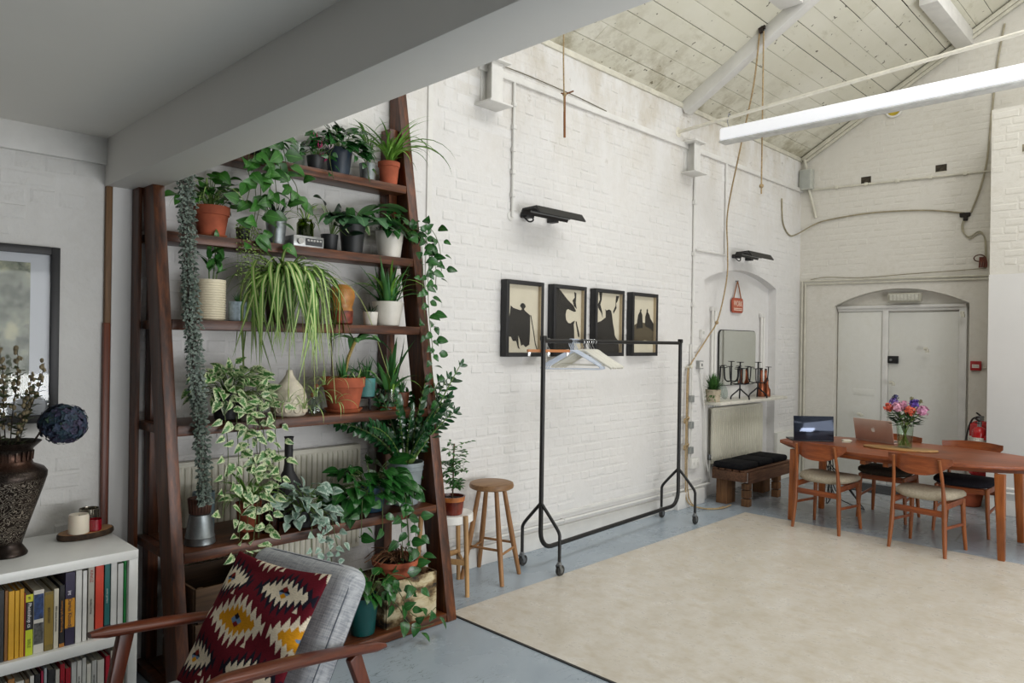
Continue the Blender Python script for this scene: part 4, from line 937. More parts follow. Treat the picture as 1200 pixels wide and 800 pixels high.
extinguisher('small red fire extinguisher hanging in front of the large one', (8.40, 1.688, .44), .066, .38, False)
tag(MB().span(8.30, 8.72, 1.598, 1.630, .70, .74).build('extinguisher_bracket', M('#9c1c1f', .4)), 'red strip bracket on the pier side holding both fire extinguishers', 'bracket')
# --- door, frame and what hangs around it
d1 = struct(MB().span(DX-.03, DX, 2.80, 3.305, 0.0, 2.02).build('door_1', m_plaster, bevel=.004))
MB().span(DX-.034, DX-.029, 2.88, 3.12, 1.02, 1.10).build('letter_flap', m_plaster, d1, bevel=.003)
d2 = struct(MB().span(DX-.022, DX, 2.02, 2.735, 0.0, 2.005).build('door_2', m_plaster, bevel=.004))
MB().span(DX-.052, DX-.0225, 2.625, 2.735, 1.415, 1.50).build('rim_lock', m_blk, d2, bevel=.004)
MB().cyl((DX-.052, 2.70, 1.455), (DX-.066, 2.70, 1.455), .014, 14).build('lock_knob', m_steel, d2)
df = MB().span(DX-.05, DX, 2.737, 2.798, 0, 2.03).span(DX-.05, DX, 1.945, 2.018, 0, 2.03).span(DX-.045, DX, 1.945, 3.31, 2.022, 2.075).span(DX-.065, DX, 1.95, 3.31, 2.055, 2.09)
struct(df.build('trim_8', m_trim, bevel=.005))
t = thing('bulkhead_light', 'ribbed rectangular bulkhead light under the arch above the door', 'light', (BX+.055, 2.55, 2.17))
MB().span(-.045, .0, -.175, .175, -.052, .052).build('housing', M('#b8b5a6', .5, var=.1), t, bevel=.008)
MB().span(-.058, -.044, -.155, .155, -.036, .036).build('diffuser', M('#c9c8bd', .25, var=.1, scale=60), t, bevel=.005)
for k in range(9): MB().span(-.061, -.057, -.15+.0375*k-.003, -.15+.0375*k+.003, -.034, .034).build('rib', M('#a9a698', .4), t)
t = thing('fire_call_point', 'red fire alarm call point with a white plate beside the door', 'alarm', (BX-.006, 1.832, 1.417))
MB().span(-.04, 0, -.049, .049, -.05, .05).build('case', M('#a51c20', .4, var=.08), t, bevel=.006)
MB().span(-.0425, -.039, -.032, .032, -.022, .014).build('plate', M('#d9d5cc', .5), t)
text('FIRE', .018, M('#a51c20', .5), t, basis((-.043, 0, .03), (0, -1, 0), (0, 0, 1)))
text('PRESS HERE', .010, m_blk, t, basis((-.043, 0, -.004), (0, -1, 0), (0, 0, 1)))
MB().cyl((-.012, -.05, -.02), (-.012, -.095, -.022), .006, 8).build('cable_stub', m_trim2, t)
# --- conduits
def conduit(label, runs, r=.010, name='conduit', mat=None, clips=0):
    p0 = Vector(runs[0][0]); t = thing(name, label, 'conduit' if name == 'conduit' else name, p0)
    for pts in runs: MB().tube([Vector(p)-p0 for p in pts], r, 8).build('tube', mat or m_trim2, t)
    for pts in runs[:clips]:
        a, b = Vector(pts[0]), Vector(pts[-1])
        for k in range(1, 6):
            p = a+(b-a)*k/6-p0; MB().box(p, (r*3.2,)*3).build('saddle_clip', mat or m_trim2, t, bevel=.003)
    return t
bx = BX-.018
conduit('double white pipe framing the door wall, down the corner and along above the arch', [[(bx, 3.705, .02), (bx, 3.705, 2.405), (bx, 1.62, 2.375)], [(bx, 3.665, .02), (bx, 3.665, 2.365), (bx, 1.62, 2.34)]], .011, clips=2)
conduit('thin loose cable drooping along the top of the door pipes', [bez([(bx-.012, 3.60, 2.42), (bx-.012, 3.40, 2.44), (bx-.012, 3.0, 2.415), (bx-.012, 2.5, 2.43), (bx-.012, 2.1, 2.44), (bx-.012, 1.75, 2.45)], 6)], .0045, 'cable', M('#8d866f', .7))
conduit('straight painted conduit high across the gable wall', [[(bx, 3.64, 3.535), (bx, 1.62, 3.475)]], .011, clips=1)
conduit('dirty cable swagged low across the gable wall to the black junction box', [bez([(8.36, WY-.012, 3.36), (8.40, WY-.012, 3.08), (8.58, WY-.012, 2.95), (8.80, WY-.015, 2.985), (bx-.02, 3.58, 3.09), (bx-.004, 3.40, 3.14), (bx, 2.9, 3.17), (bx, 2.35, 3.135), (bx, 1.96, 3.06)], 6)], .0085, 'cable', M('#9a9177', .75, var=.2))
conduit('painted cable running up from the junction box to the pier top', [bez([(bx, 1.90, 3.06), (bx, 1.82, 3.3), (bx, 1.76, 3.6), (bx, 1.73, 4.0), (bx, 1.68, 4.6), (bx, 1.62, 5.0)], 6)], .010, 'cable', M('#a39c86', .7))
conduit('wavy double cable dropping from the junction box to the cable coil', [bez([(bx, 1.965, 3.0), (bx, 1.985, 2.90), (bx, 1.92, 2.80), (bx, 1.82, 2.85), (bx, 1.77, 2.75), (bx, 1.765, 2.45)], 6), bez([(bx, 1.955, 3.0), (bx, 1.97, 2.88), (bx, 1.91, 2.78), (bx, 1.81, 2.83), (bx, 1.76, 2.73), (bx, 1.755, 2.45)], 6)], .006, 'cable', M('#a8a28c', .7))
t = thing('cable_coil', 'rusty looped cable end resting on the door pipes beside the pier', 'cable', (bx-.012, 1.78, 2.46))
MB().tube([(-.02, .05*math.cos(a)+.03, .10+.035*math.sin(a)) for a in [2*math.pi*k/20 for k in range(20)]], .006, 8, closed=True).build('loop', M('#5b3c2b', .7), t)
for k in range(4): MB().tube(bez([(-.01, -.03+.02*k, 0), (-.02, -.035+.02*k, .05), (-.012, -.02+.015*k, .11)], 4), .009, 8).build('strand', M('#6b3527', .7, var=.3), t)
t = thing('junction_box', 'sooty black junction box where cables meet on the gable wall', 'junction box', (bx, 1.955, 3.04))
MB().box((0, 0, 0), (.035, .10, .045)).box((0, -.005, -.04), (.03, .045, .05)).build('box', M('#241f1a', .8, var=.3), t, bevel=.008)
t = thing('switch_cabinet', 'small grey enamelled box in the corner under the roof', 'box', (8.885, 3.655, 3.66))
MB().span(-.05, .05, -.075, .075, -.125, .125).build('case', M('#b9bbb2', .5, var=.1), t, bevel=.006)
MB().span(-.056, -.05, -.062, .062, -.11, .11).build('cover_plate', M('#a9aca5', .45, var=.06), t, bevel=.003)
MB().tube([(0, -.03, -.125), (.02, -.07, -.30), (.03, -.11, -.48)], .014, 8).build('tail_pipe', m_trim2, t)
MB().tube([(0, 0, .125), (0, .03, .26)], .014, 8).build('feed_pipe', m_trim2, t)
for y, z, l in ((2.975, 3.567, 'square missing brick hole in the gable wall, the one nearer the corner'), (2.193, 3.583, 'square missing brick hole in the gable wall, the one nearer the pier')):
    t = thing('wall_hole', l, 'hole', (BX, y, z)); MB().span(-.003, -.001, -.055, .055, -.038, .04).build('recess', M('#3c352a', .9, var=.4, scale=30), t); MB().span(-.007, -.001, -.05, .055, -.045, -.036).build('ledge', m_trim2, t)
t = thing('wall_hole', 'square missing brick hole in the white brick pier', 'hole', (PX, 1.30, 3.52)); MB().span(-.003, -.001, -.05, .05, -.036, .036).build('recess', M('#8a826c', .9, var=.3, scale=30), t); MB().span(-.008, -.001, -.05, .05, -.044, -.034).build('ledge', m_trim2, t)
t = thing('wall_gauge', 'small round white and yellow disc on the gable wall behind the tube light', 'gauge', (BX-.006, 2.68, 4.335))
MB().tube([(-.01, .085*math.cos(a), .085*math.sin(a)) for a in [2*math.pi*k/28 for k in range(28)]], .012, 8, closed=True).build('rim', m_white, t)
MB().cyl((-.008, 0, 0), (0, 0, 0), .08, 28).build('dial', M('#b9a233', .5), t)
struct(MB().span(3.42, BX, WY-.028, WY+.01, 3.515, 3.565).build('trim_9', m_trim, bevel=.005))
conduit('thin dark cable sagging just above the high rail of the long wall', [bez([(3.45, WY-.012, 3.60), (3.9, WY-.012, 3.61), (4.5, WY-.012, 3.598), (4.9, WY-.012, 3.575)], 6)], .004, 'cable', M('#6a6454', .7))
cw = WY-.018
m_trim2_keep = m_trim2; m_trim2 = m_trim
conduit('vertical white conduit dropping to the first wall heater', [[(3.775, cw, 3.52), (3.772, cw, 2.52)]], .010, clips=1)
conduit('vertical white conduit dropping to the second wall heater', [[(6.99, cw, 3.52), (6.99, cw, 2.55), (6.40, cw, 2.545)]], .012)
conduit('tall white conduit from the high rail down past the rope hook', [[(6.352, cw, 3.52), (6.352, cw, .47)]], .012, clips=1)
conduit('second thin conduit running down beside the tall one to the socket', [[(6.318, cw, 1.60), (6.318, cw, .47)]], .008, clips=0)
m_trim2 = m_trim2_keep
def corbel(label, x):
    t = thing('steel_corbel', label, 'corbel', (x, WY, 3.26))
    MB().span(-.11, .11, -.17, .0, 0, .014).build('base_plate', m_trim, t, bevel=.003)
    MB().span(-.055, .055, -.012, .0, .014, .30).span(-.006, .006, -.11, -.012, .014, .30).span(-.055, .055, -.122, -.11, .014, .30).build('web', m_trim, t, bevel=.002)
    MB().span(-.10, .10, -.16, .0, .30, .315).build('top_plate', m_trim, t, bevel=.003)
corbel('white steel corbel bracket next to the mezzanine beam', 3.50); corbel('white steel corbel bracket above the rope hook, near the truss foot', 6.22)
def heater(label, x, z):
    t = thing('wall_heater', label, 'heater', (x, WY-.006, z)); ang = rad(-14)
    m = MB(); P = []
    for y0, z0 in ((0, .0), (-.02, .035), (-.16, .04), (-.20, -.015), (-.19, -.02), (-.15, .028), (-.03, .024), (-.012, -.005)): P.append([Vector((xx, y0-.06, z0)) for xx in (-.26, .26)])
    m.grid(P); m._add([r[0] for r in P], [tuple(range(8))]); m._add([r[1] for r in P], [tuple(reversed(range(8)))])
    m.build('reflector', m_blk, t)
    MB().cyl((-.22, -.13, .012), (.22, -.13, .012), .008, 10).build('element', m_steel, t)
    MB().span(-.20, -.12, -.07, 0, -.02, .02).span(.10, .16, -.07, 0, -.02, .02).build('bracket', m_blk, t, bevel=.003)
    MB().tube(bez([(-.22, -.03, 0), (-.17, -.06, -.05), (-.12, -.06, -.03), (-.15, -.04, .01)], 5), .006, 8).build('flex', m_blk, t)
    MB().lathe([(.035, -.03), (.036, -.005), (.03, 0)], 16).build('junction', m_trim, t, loc=(-.30, -.004, -.02), rot=(math.pi/2, 0, 0))
heater('black infrared wall heater above the framed photographs', 4.07, 2.55); heater('black infrared wall heater above the arched niche', 7.36, 2.555)
# --- tube light
t = thing('tube_light', 'long white batten tube light hanging below the iron tie rod', 'ceiling light', (6.06, 2.03, 3.52))
def diff():
    m, tt = newmat('tube_diffuser', .35); tt.b.inputs['Base Color'].default_value = (*lin('#eef0f6'), 1)
    tt.b.inputs['Emission Color'].default_value = (.93, .95, 1, 1); tt.b.inputs['Emission Strength'].default_value = .35; return m
MB().span(-.06, .06, -1.25, 1.25, -.052, .066).build('diffuser', diff(), t, bevel=.022, seg=4)
MB().span(-.063, .063, -1.252, 1.252, -.068, -.053).build('base_tray', M('#c9cac8', .4), t, bevel=.004)
for y in (1.18, -1.1):
    MB().tube([(0, y, .06), (0, y+.02, .13), (0, y, .19+(1.25-y)*.06)], .004, 6).build('chain', m_steel, t)
    MB().tube([(.02*math.cos(a), y, .175+.02*math.sin(a)+(1.25-y)*.06) for a in [2*math.pi*k/12 for k in range(12)]], .005, 6, closed=True).build('hook', m_steel, t)
# --- ropes
m_rope = M('#a8926e', .9, var=.25, scale=60, bump=.5, bscale=120)
t = thing('pulley', 'small dark pulley fixed to the roof boards with a rope over it', 'pulley', (6.10, 2.931, 4.42))
MB().lathe([(.035, -.016), (.028, 0), (.035, .016)], 16).build('wheel', M('#2a2018', .6), t, rot=(math.pi/2, 0, 0)); MB().span(-.012, .012, -.03, .03, .0, .03).build('strap', M('#2a2018', .6), t)
t = thing('hoist_rope', 'long hemp rope falling from the roof pulley and swagged to the wall hook', 'rope', (6.10, 2.931, 4.40))
o = Vector((6.10, 2.931, 4.40)); rp = [(6.10, 2.95, 4.40), (6.14, 3.02, 3.95), (6.35, 3.25, 3.45), (6.75, 3.58, 2.95), (6.95, 3.68, 2.60), (6.98, 3.70, 2.30), (6.83, 3.71, 1.875), (6.62, 3.715, 1.67), (6.36, 3.715, 1.455), (6.26, 3.715, 1.36)]
MB().tube([p-o for p in bez(rp, 8)], .0075, 8).build('long_strand', m_rope, t)
MB().tube([p-o for p in bez([(6.10, 2.912, 4.40), (6.10, 2.912, 3.6), (6.10, 2.912, 2.95)], 6)], .007, 8).build('short_strand', m_rope, t)
MB().ball(Vector((6.80, 3.71, 1.83))-o, .020, 10, 7).build('knot', m_rope, t); MB().ball(Vector((6.10, 2.912, 3.02))-o, .02, 10, 7).build('knot', m_rope, t)
t = thing('tied_rope', 'hemp rope hanging from the wall hook to a slack end on the floor', 'rope', (6.245, 3.69, 1.36)); o = Vector((6.245, 3.69, 1.36))
MB().tube([p-o for p in bez([(6.25, 3.71, 1.37), (6.215, 3.70, 1.25), (6.21, 3.70, .85), (6.205, 3.70, .6), (6.215, 3.70, .25), (6.20, 3.66, .06), (6.28, 3.52, .012), (6.42, 3.42, .012), (6.62, 3.43, .012)], 6)], .0075, 8).build('rope', m_rope, t)
MB().tube([p-o for p in bez([(6.26, 3.71, 1.37), (6.235, 3.70, 1.2), (6.232, 3.70, .7), (6.235, 3.69, .2), (6.24, 3.62, .03), (6.34, 3.47, .012), (6.50, 3.44, .012)], 6)], .006, 8).build('rope', m_rope, t)
for z in (.86, .60): MB().tube([p-o for p in bez([(6.17, 3.70, z), (6.205, 3.675, z+.03), (6.24, 3.70, z), (6.205, 3.71, z-.03), (6.16, 3.69, z-.01)], 4)], .010, 8).build('loop', m_rope, t)
tag(MB().cyl((0, 0, 0), (0, -.06, .015), .012, 10).ball((0, -.06, .015), .018, 10, 7).build('rope_hook', m_trim2, None, loc=(6.255, WY-.004, 1.365)), 'painted wall hook that both ropes are tied to', 'hook')
t = thing('pull_string', 'single thin cord with a cross knot hanging in front of the long wall', 'cord', (3.94, 3.40, 4.15))
MB().tube([(0, 0, 0), (0.005, 0, -.5), (.03, 0, -1.05)], .0055, 8).build('cord', m_rope, t); MB().tube([(-.012, 0, -.75), (.03, 0, -.745), (.12, -.0, -.70)], .006, 8).build('cross_end', M('#6b4426', .9), t); MB().ball((.022, 0, -.75), .016, 10, 7).build('knot', m_rope, t)
MB().tube([(.022, 0, -.76), (.03, 0, -1.06)], .0085, 8).build('thick_end', M('#8a5a34', .9, var=.2), t)
# --- switches and sockets
def plate(name, label, x, z, w, h, d=.03, mat=None, cat='switch'):
    t = thing(name, label, cat, (x, WY-.003, z)); MB().span(-w/2, w/2, -d, 0, -h/2, h/2).build('back_box', mat or m_trim, t, bevel=.004); return t
t = plate('light_switch', 'grey metal switch box right of the rope hook', 6.49, 1.395, .085, .085, .04, M('#a3a5a3', .45, .3)); MB().span(-.032, .032, -.043, -.04, -.032, .032).build('face_plate', m_trim, t); MB().span(-.008, .008, -.05, -.043, -.014, .014).build('rocker', m_steel, t)
t = plate('thermostat', 'slim white box high on the wall above the switch', 6.53, 1.705, .05, .09, .035); MB().span(-.018, .018, -.038, -.035, .0, .03).build('window', M('#bfc0ba', .3), t)
t = plate('power_socket', 'white double socket box low on the wall by the rope', 6.40, .415, .14, .10, .045, m_white, 'socket')
for x in (-.035, .035): MB().span(x-.012, x+.012, -.047, -.045, -.02, .012).build('socket_face', M('#cfcfca', .4), t); MB().span(x-.006, x+.006, -.049, -.045, .02, .034).build('rocker', m_white, t)
for z, l in ((1.06, 'upper small grey conduit box on the tall conduit'), (.80, 'middle small grey conduit box on the tall conduit'), (.55, 'lowest small grey conduit box just over the socket')):
    t = thing('conduit_box', l, 'junction box', (6.335, WY-.008, z)); MB().box((0, -.02, 0), (.05, .035, .07)).build('box', M('#9ea19f', .45, .3), t, bevel=.004); MB().box((0, -.039, 0), (.036, .003, .05)).build('cover', M('#8f9391', .45, .3), t)
conduit('slack white flex from the switch down to the radiator valve', [bez([(6.50, WY-.02, 1.35), (6.55, WY-.03, 1.1), (6.60, WY-.03, .8), (6.62, WY-.03, .5), (6.66, WY-.04, .3)], 6)], .006, 'cable', m_trim)
# --- niche: radiator, shelf, mirror, ornaments
def radiator(label, x0, x1, y, z0, z1, pitch=.033):
    t = thing('radiator', label, 'radiator', ((x0+x1)/2, y, z0)); w = x1-x0; h = z1-z0; mr = M('#e0ddcd', .4, var=.03)
    MB().span(-w/2, w/2, -.01, .012, 0, h).build('panel', mr, t, bevel=.006)
    b = MB(); n = int(w/pitch)
    for k in range(n):
        x = -w/2+(k+.5)*w/n; b._add([(x-pitch*.36, -.010, .02), (x-pitch*.22, -.019, .035), (x+pitch*.22, -.019, .035), (x+pitch*.36, -.010, .02), (x-pitch*.36, -.010, h-.02), (x-pitch*.22, -.019, h-.035), (x+pitch*.22, -.019, h-.035), (x+pitch*.36, -.010, h-.02)], [(0, 1, 5, 4), (1, 2, 6, 5), (2, 3, 7, 6), (4, 5, 6, 7), (0, 3, 2, 1)])
    stuff(b.build('fluting', mr, t))
    MB().span(-w/2+.005, w/2-.005, -.012, .03, h-.008, h+.004).build('top_grille', mr, t, bevel=.002)
    MB().tube([(-w/2-.035, .0, -.19), (-w/2-.035, .0, .06), (-w/2+.01, .0, .06)], .011, 10).build('supply_pipe', m_trim, t)
    MB().cyl((-w/2-.035, 0, .045), (-w/2-.035, 0, .10), .018, 12).build('valve', m_steel, t)
    return t
radiator('cream panel radiator under the niche shelf behind the pallet bench', 6.84, 8.0, 3.775, .35, .93)
radiator('cream panel radiator on the wall behind the plant shelves', 1.38, 2.46, 3.70, .35, .965)
struct(MB().span(6.63, 6.74, 3.765, 3.845, 0, .985).build('trim_10', m_trim, bevel=.004))
m_marble = M('#d9d6ca', .3, var=.08, scale=14)
tag(MB().span(6.615, 8.195, 3.555, 3.842, .985, 1.018).build('mantel_slab', m_marble, bevel=.006), 'pale stone slab shelf across the arched niche', 'shelf')
mi = thing('mirror', 'rounded frameless mirror hung in the arched niche', 'mirror', (7.485, 3.836, 1.46))
def rrect(w, h, r, n=6): return [(sx*(w/2-r)+r*math.cos(a0+math.pi/2*k/n), sy*(h/2-r)+r*math.sin(a0+math.pi/2*k/n)) for sx, sy, a0 in ((1, 1, 0), (-1, 1, math.pi/2), (-1, -1, math.pi), (1, -1, 1.5*math.pi)) for k in range(n+1)]
xzm = lambda y: Matrix(((1, 0, 0, 0), (0, 0, 1, y), (0, 1, 0, 0), (0, 0, 0, 1)))
MB().prism(rrect(.86, .61, .06), .012, xzm(-.016)).build('edge', M('#3a3b38', .4, .4), mi, smooth=False)
m_mirr = newmat('silvered_glass', .02, 1.0)[0]; m_mirr.node_tree.nodes['Principled BSDF'].inputs['Base Color'].default_value = (.78, .80, .77, 1)
MB().prism(rrect(.845, .595, .055), .003, xzm(-.020)).build('glass', m_mirr, mi, smooth=False)
sg = thing('hanging_sign', 'small rust red wall plaque on a leather loop above the mirror', 'sign', (7.445, 3.815, 2.04))
MB().prism(rrect(.255, .165, .035), .012, xzm(-.006)).build('plaque', M('#a8503a', .7, var=.15, scale=20), sg, bevel=.002)
MB().prism(rrect(.215, .125, .02), .002, xzm(-.0085)).build('inner_panel', M('#b9664e', .7, var=.2, scale=30), sg)
text('WORK', .085, M('#e2d2c2', .6), sg, basis((0, -.0095, .018), (1, 0, 0), (0, 0, 1)), sx=.75)
for z in (-.035, -.052): MB().span(-.095, .095, -.0105, -.0085, z-.004, z+.004).build('printed_line', M('#e2d2c2', .6), sg)
MB().tube([(-.085, 0, .078), (-.04, 0, .19), (0, .0, .272), (.04, 0, .19), (.085, 0, .078)], .007, 8).build('strap', M('#96623e', .8), sg); MB().cyl((0, -.012, .272), (0, .024, .272), .006, 8).build('nail', m_steel, sg)
for x, z0, z1, l in ((6.925, 1.12, 1.98, 'slim white twin tube wall light at the mirror side near the rope'), (8.07, 1.22, 1.95, 'slim white twin tube wall light at the mirror side near the corner')):
    t = thing('wall_tube_light', l, 'wall light', (x, 3.83, z0))
    for dx in (-.028, .028): MB().cyl((dx, -.02, .02), (dx, -.02, z1-z0-.02), .013, 10).build('tube', m_white, t)
    for z in (0, z1-z0): MB().box((0, -.012, z), (.095, .036, .045)).build('cap', m_trim, t, bevel=.005)
def candelabra(label, x, y, h):
    t = thing('candelabra', label, 'candle holder', (x, y, 1.0185)); mi_ = M('#26262a', .5, .6, var=.2)
    MB().cyl((0, 0, .09), (0, 0, h), .008, 10).build('stem', mi_, t); MB().lathe([(.035, 0), (.04, .006), (.01, .008)], 16).build('drip_tray', mi_, t, loc=(0, 0, h))
    for k in range(3):
        a = 2.09*k+.5; d = Vector((math.cos(a), math.sin(a), 0)); MB().tube(bez([d*.11, d*.10+Vector((0, 0, .035)), d*.05+Vector((0, 0, .075)), Vector((0, 0, .115))], 5), .008, 8).build('foot', mi_, t)
    for k in range(4):
        a = 1.57*k+.25; d = Vector((math.cos(a), math.sin(a), 0)); hh = h-.07+.02*(k % 2)
        MB().tube(bez([Vector((0, 0, .17)), d*.06+Vector((0, 0, .165)), d*.10+Vector((0, 0, .20)), d*.112+Vector((0, 0, hh))], 5), .0062, 8).build('arm', mi_, t)
        MB().lathe([(.032, 0), (.036, .006), (.01, .008)], 14).build('drip_tray', mi_, t, loc=d*.112+Vector((0, 0, hh)))
candelabra('black iron candelabra in front of the mirror middle', 7.22, 3.655, .395); candelabra('black iron candelabra at the mirror edge beside the copper bottles', 7.64, 3.655, .39)
m_cop = M('#94573d', .3, .8, var=.1)
for x, y, h, l in ((7.80, 3.69, .30, 'copper bottle next to the candelabra'), (7.885, 3.66, .19, 'shortest copper bottle, in front of the two tall ones'), (7.93, 3.70, .295, 'copper bottle nearest the corner')):
    t = thing('copper_bottle', l, 'bottle', (x, y, 1.0185)); MB().lathe([(.036, 0), (.038, .005), (.036, h*.42), (.016, h*.62), (.013, h*.9), (.017, h)], 18).build('body', m_cop, t); MB().cyl((0, 0, h), (0, 0, h+.02), .012, 10).build('stopper', M('#3a2a20', .6), t)
t = thing('glass_plate', 'clear glass plate propped against the mirror on the niche shelf', 'plate', (7.03, 3.76, 1.105))
MB().lathe([(.001, 0), (.06, .002), (.088, .012), (.089, .015), (.06, .006), (.001, .004)], 30, caps=(False, False)).build('dish', glass('plate_glass', '#e9efec', .05), t, rot=(rad(76), 0, 0))
t = thing('potted_grass', 'small bushy green plant in a stone pot at the rope end of the niche shelf', 'potted plant', (6.665, 3.665, 1.0185))
MB().lathe([(.062, 0), (.066, .004), (.078, .12), (.08, .125), (.072, .125), (.068, .1)], 24).build('pot', M('#bdb09a', .8, var=.15, scale=20), t)
b = MB()
for k in range(420):
    v = Vector((R.gauss(0, 1), R.gauss(0, 1), R.gauss(0, 1)+.7)).normalized(); p = Vector((0, 0, .11)); e = Vector((v.x*.155, v.y*.13, v.z*.21))*R.uniform(.55, 1); s = v.cross(Vector((0, 0, 1))).normalized()*.010
    b._add([p+e*.35-s, p+e*.35+s, p+e], [(0, 1, 2)])
stuff(b.build('foliage', M('#3d6a2c', .6, var=.35, scale=30), t, smooth=False))
# --- pallet bench and its cushions
pb = thing('pallet_bench', 'low bench built from old pallet timber in front of the niche radiator', 'bench', (7.16, 3.47, 0)); mp = wood('pallet_timber', '#4a3020', '#694630', '#805c40', 0, 9, .75, .2); mpv = wood('pallet_block', '#54361f', '#7a5433', '#90683f', 2, 9, .75, .2)
for k in range(5): y = -.15+.075*k; MB().span(-.52, .56, y-.029, y+.029, .342, .360).build('top_board', mp, pb, bevel=.002)
for x in (-.50, .04, .53): MB().span(x-.035, x+.035, -.175, .175, .250, .341).build('cross_bearer', mp, pb, bevel=.003)
MB().span(-.45, .56, -.19, -.17, .225, .338).build('front_board', mp, pb, bevel=.002)
for x in (-.435, .235):
    for z0, z1 in ((.0, .075), (.085, .16), (.168, .224)): MB().span(x-.03, x+.045, -.185, -.11, z0, z1).build('block', mpv, pb, bevel=.003)
for x in (-.40, .40): MB().span(x-.09, x+.09, .03, .15, 0, .249).build('leg_block', mpv, pb, bevel=.004)
m_bc = M('#17171a', .95, var=.2, scale=60, bump=.3, spec=.15)
for k, l in enumerate(('black square cushion at the rope end of the pallet bench', 'black square cushion in the middle of the pallet bench', 'black square cushion at the table end of the pallet bench')):
    me = soft_box(.335, .33, .062, .026, 4); me.materials.append(m_bc)
    tag(place('seat_pad', me, None, (6.80+.345*k, 3.475, .3915), (0, 0, rad((-2, 1, -1)[k]))), l, 'cushion', 'black cushions along the pallet bench')
t = thing('tangled_cable', 'tangle of black cables hanging under the bench end of the table', 'cable', (7.35, 2.75, .35))
for k in range(4): MB().tube(bez([(R.uniform(-.06, .06), R.uniform(-.06, .06), R.uniform(-.34, .18)) for _ in range(6)]+[(0.1, -.3, -.344)], 6), .005, 6).build('lead', m_blk, t)
# ================================================================ PLANTS
def leafmat(name, c1, c2, vein=None, edge=None, stripe=None, rough=.36, blotch=None):
    m, t = newmat(name, rough, 0, .45)
    uv = t.n('ShaderNodeUVMap').outputs[0]; sx = t.n('ShaderNodeSeparateXYZ'); t.l(uv, sx.inputs[0])
    oi = t.n('ShaderNodeObjectInfo').outputs['Random']
    tc = t.n('ShaderNodeTexCoord').outputs['Object']
    c = t.ramp(t.math('ADD', t.math('MULTIPLY', t.noise(3, 3, .5, tc), .6), t.math('MULTIPLY', oi, .4)), [(.25, c1), (.75, c2)])
    off = t.math('ABSOLUTE', t.math('SUBTRACT', sx.outputs[0], .5))
    if blotch:
        k = t.ramp(t.math('ADD', t.noise(5, 3, .6, tc), t.math('MULTIPLY', off, .5)), [(.60, (0, 0, 0)), (.68, (1, 1, 1))]); c = t.mix(k, c, blotch)
    if edge: c = t.mix(t.ramp(t.math('ADD', off, t.math('MULTIPLY', t.noise(6, 3, .6, tc), .25)), [(.545, (0, 0, 0)), (.60, (1, 1, 1))]), c, edge)
    if stripe: c = t.mix(t.ramp(off, [(.14, (1, 1, 1)), (.22, (0, 0, 0))]), c, stripe)
    if vein: c = t.mix(t.ramp(off, [(.0, (1, 1, 1)), (.05, (0, 0, 0))]), c, vein)
    t.l(c, t.b.inputs['Base Color']); t.b.inputs['Subsurface Weight'].default_value = 0
    return m
def leaf_mesh(mat, wf, width, n=6, a0=10, a1=-25, fold=.16, wave=0, name='leaf', quick=1):
    """unit long leaf running along +Y, bent from angle a0 to a1 (degrees above level)"""
    y, z = 0, 0; vs = []; uvs = []; fs = []
    for i in range(n+1):
        v = i/n; w = wf(v)*width/2; a = rad(a0+(a1-a0)*min(1, v*quick)); nx, nz = -math.sin(a), math.cos(a)
        for s in (-1, 0, 1):
            up = fold*w*abs(s)+wave*math.sin(9*v+s)*abs(s); vs.append((s*w, y+nx*up, z+nz*up)); uvs.append((.5+.5*s, v))
        y += math.cos(a)/n; z += math.sin(a)/n
    for i in range(n):
        for j in (0, 1): fs.append((i*3+j, i*3+j+1, i*3+j+4, i*3+j+3))
    me = bpy.data.meshes.new(name); me.from_pydata(vs, [], fs); me.materials.append(mat)
    ul = me.uv_layers.new(name='UVMap')
    for lp in me.loops: ul.data[lp.index].uv = uvs[lp.vertex_index]
    me.polygons.foreach_set('use_smooth', [True]*len(me.polygons)); me.update(); return me
w_heart = lambda v: (min(1, (v/.22)**.45) if v < .22 else max(.02, (1-((v-.22)/.78)**1.7)))*(.55 if v == 0 else 1)
w_oval = lambda v: max(.03, math.sin(math.pi*min(1, max(0, v*.97+.015)))**.75)
w_lance = lambda v: max(.03, math.sin(math.pi*(v**.75))**.9)
w_strap = lambda v: max(.05, min(1, .6+v*3)*(1-max(0, (v-.35)/.65)**1.6))
w_spear = lambda v: max(.04, 1-v**1.4)
w_lobed = lambda v: max(.05, (.35+.65*v)*(1 if v < .55 else (1-(v-.55)/.45)**.7)*(1+.35*math.sin(14*v)))
K = {}
def kinds(key, mat, wf, width, spec, **kw): K[key] = [leaf_mesh(mat, wf, width, a0=a, a1=b, **kw) for a, b in spec]
lm = leafmat
SP = [(12, -20), (25, -45), (0, -40), (30, -10)]
kinds('pothos', lm('pothos_leaf', '#1d4716', '#366f25', vein='#4f8436'), w_heart, .72, SP)
kinds('darkpothos', lm('dark_pothos_leaf', '#173f1a', '#2a6127', vein='#3f7a38', rough=.25), w_heart, .66, SP)
kinds('vari', lm('variegated_leaf', '#2c5a28', '#4a7c38', edge='#c9d0a8', blotch='#b9c69a'), w_heart, .60, SP)
kinds('silver', lm('silver_leaf', '#4f6e5e', '#7d9a8a', blotch='#a5b8aa', rough=.45), w_heart, .72, SP)
kinds('peper', lm('glossy_leaf', '#163c1b', '#2b5f2b', vein='#56834f', rough=.22), w_heart, .66, SP)
kinds('zz', lm('zz_leaflet', '#10301a', '#1f4f27', vein='#2c5e33', rough=.18), w_oval, .44, [(8, -15), (15, -25), (0, -10)])
kinds('shoot', lm('shoot_leaf', '#2a5a26', '#47803a', vein='#6c9a58', rough=.28), w_lance, .36, [(25, -25), (10, -30)])
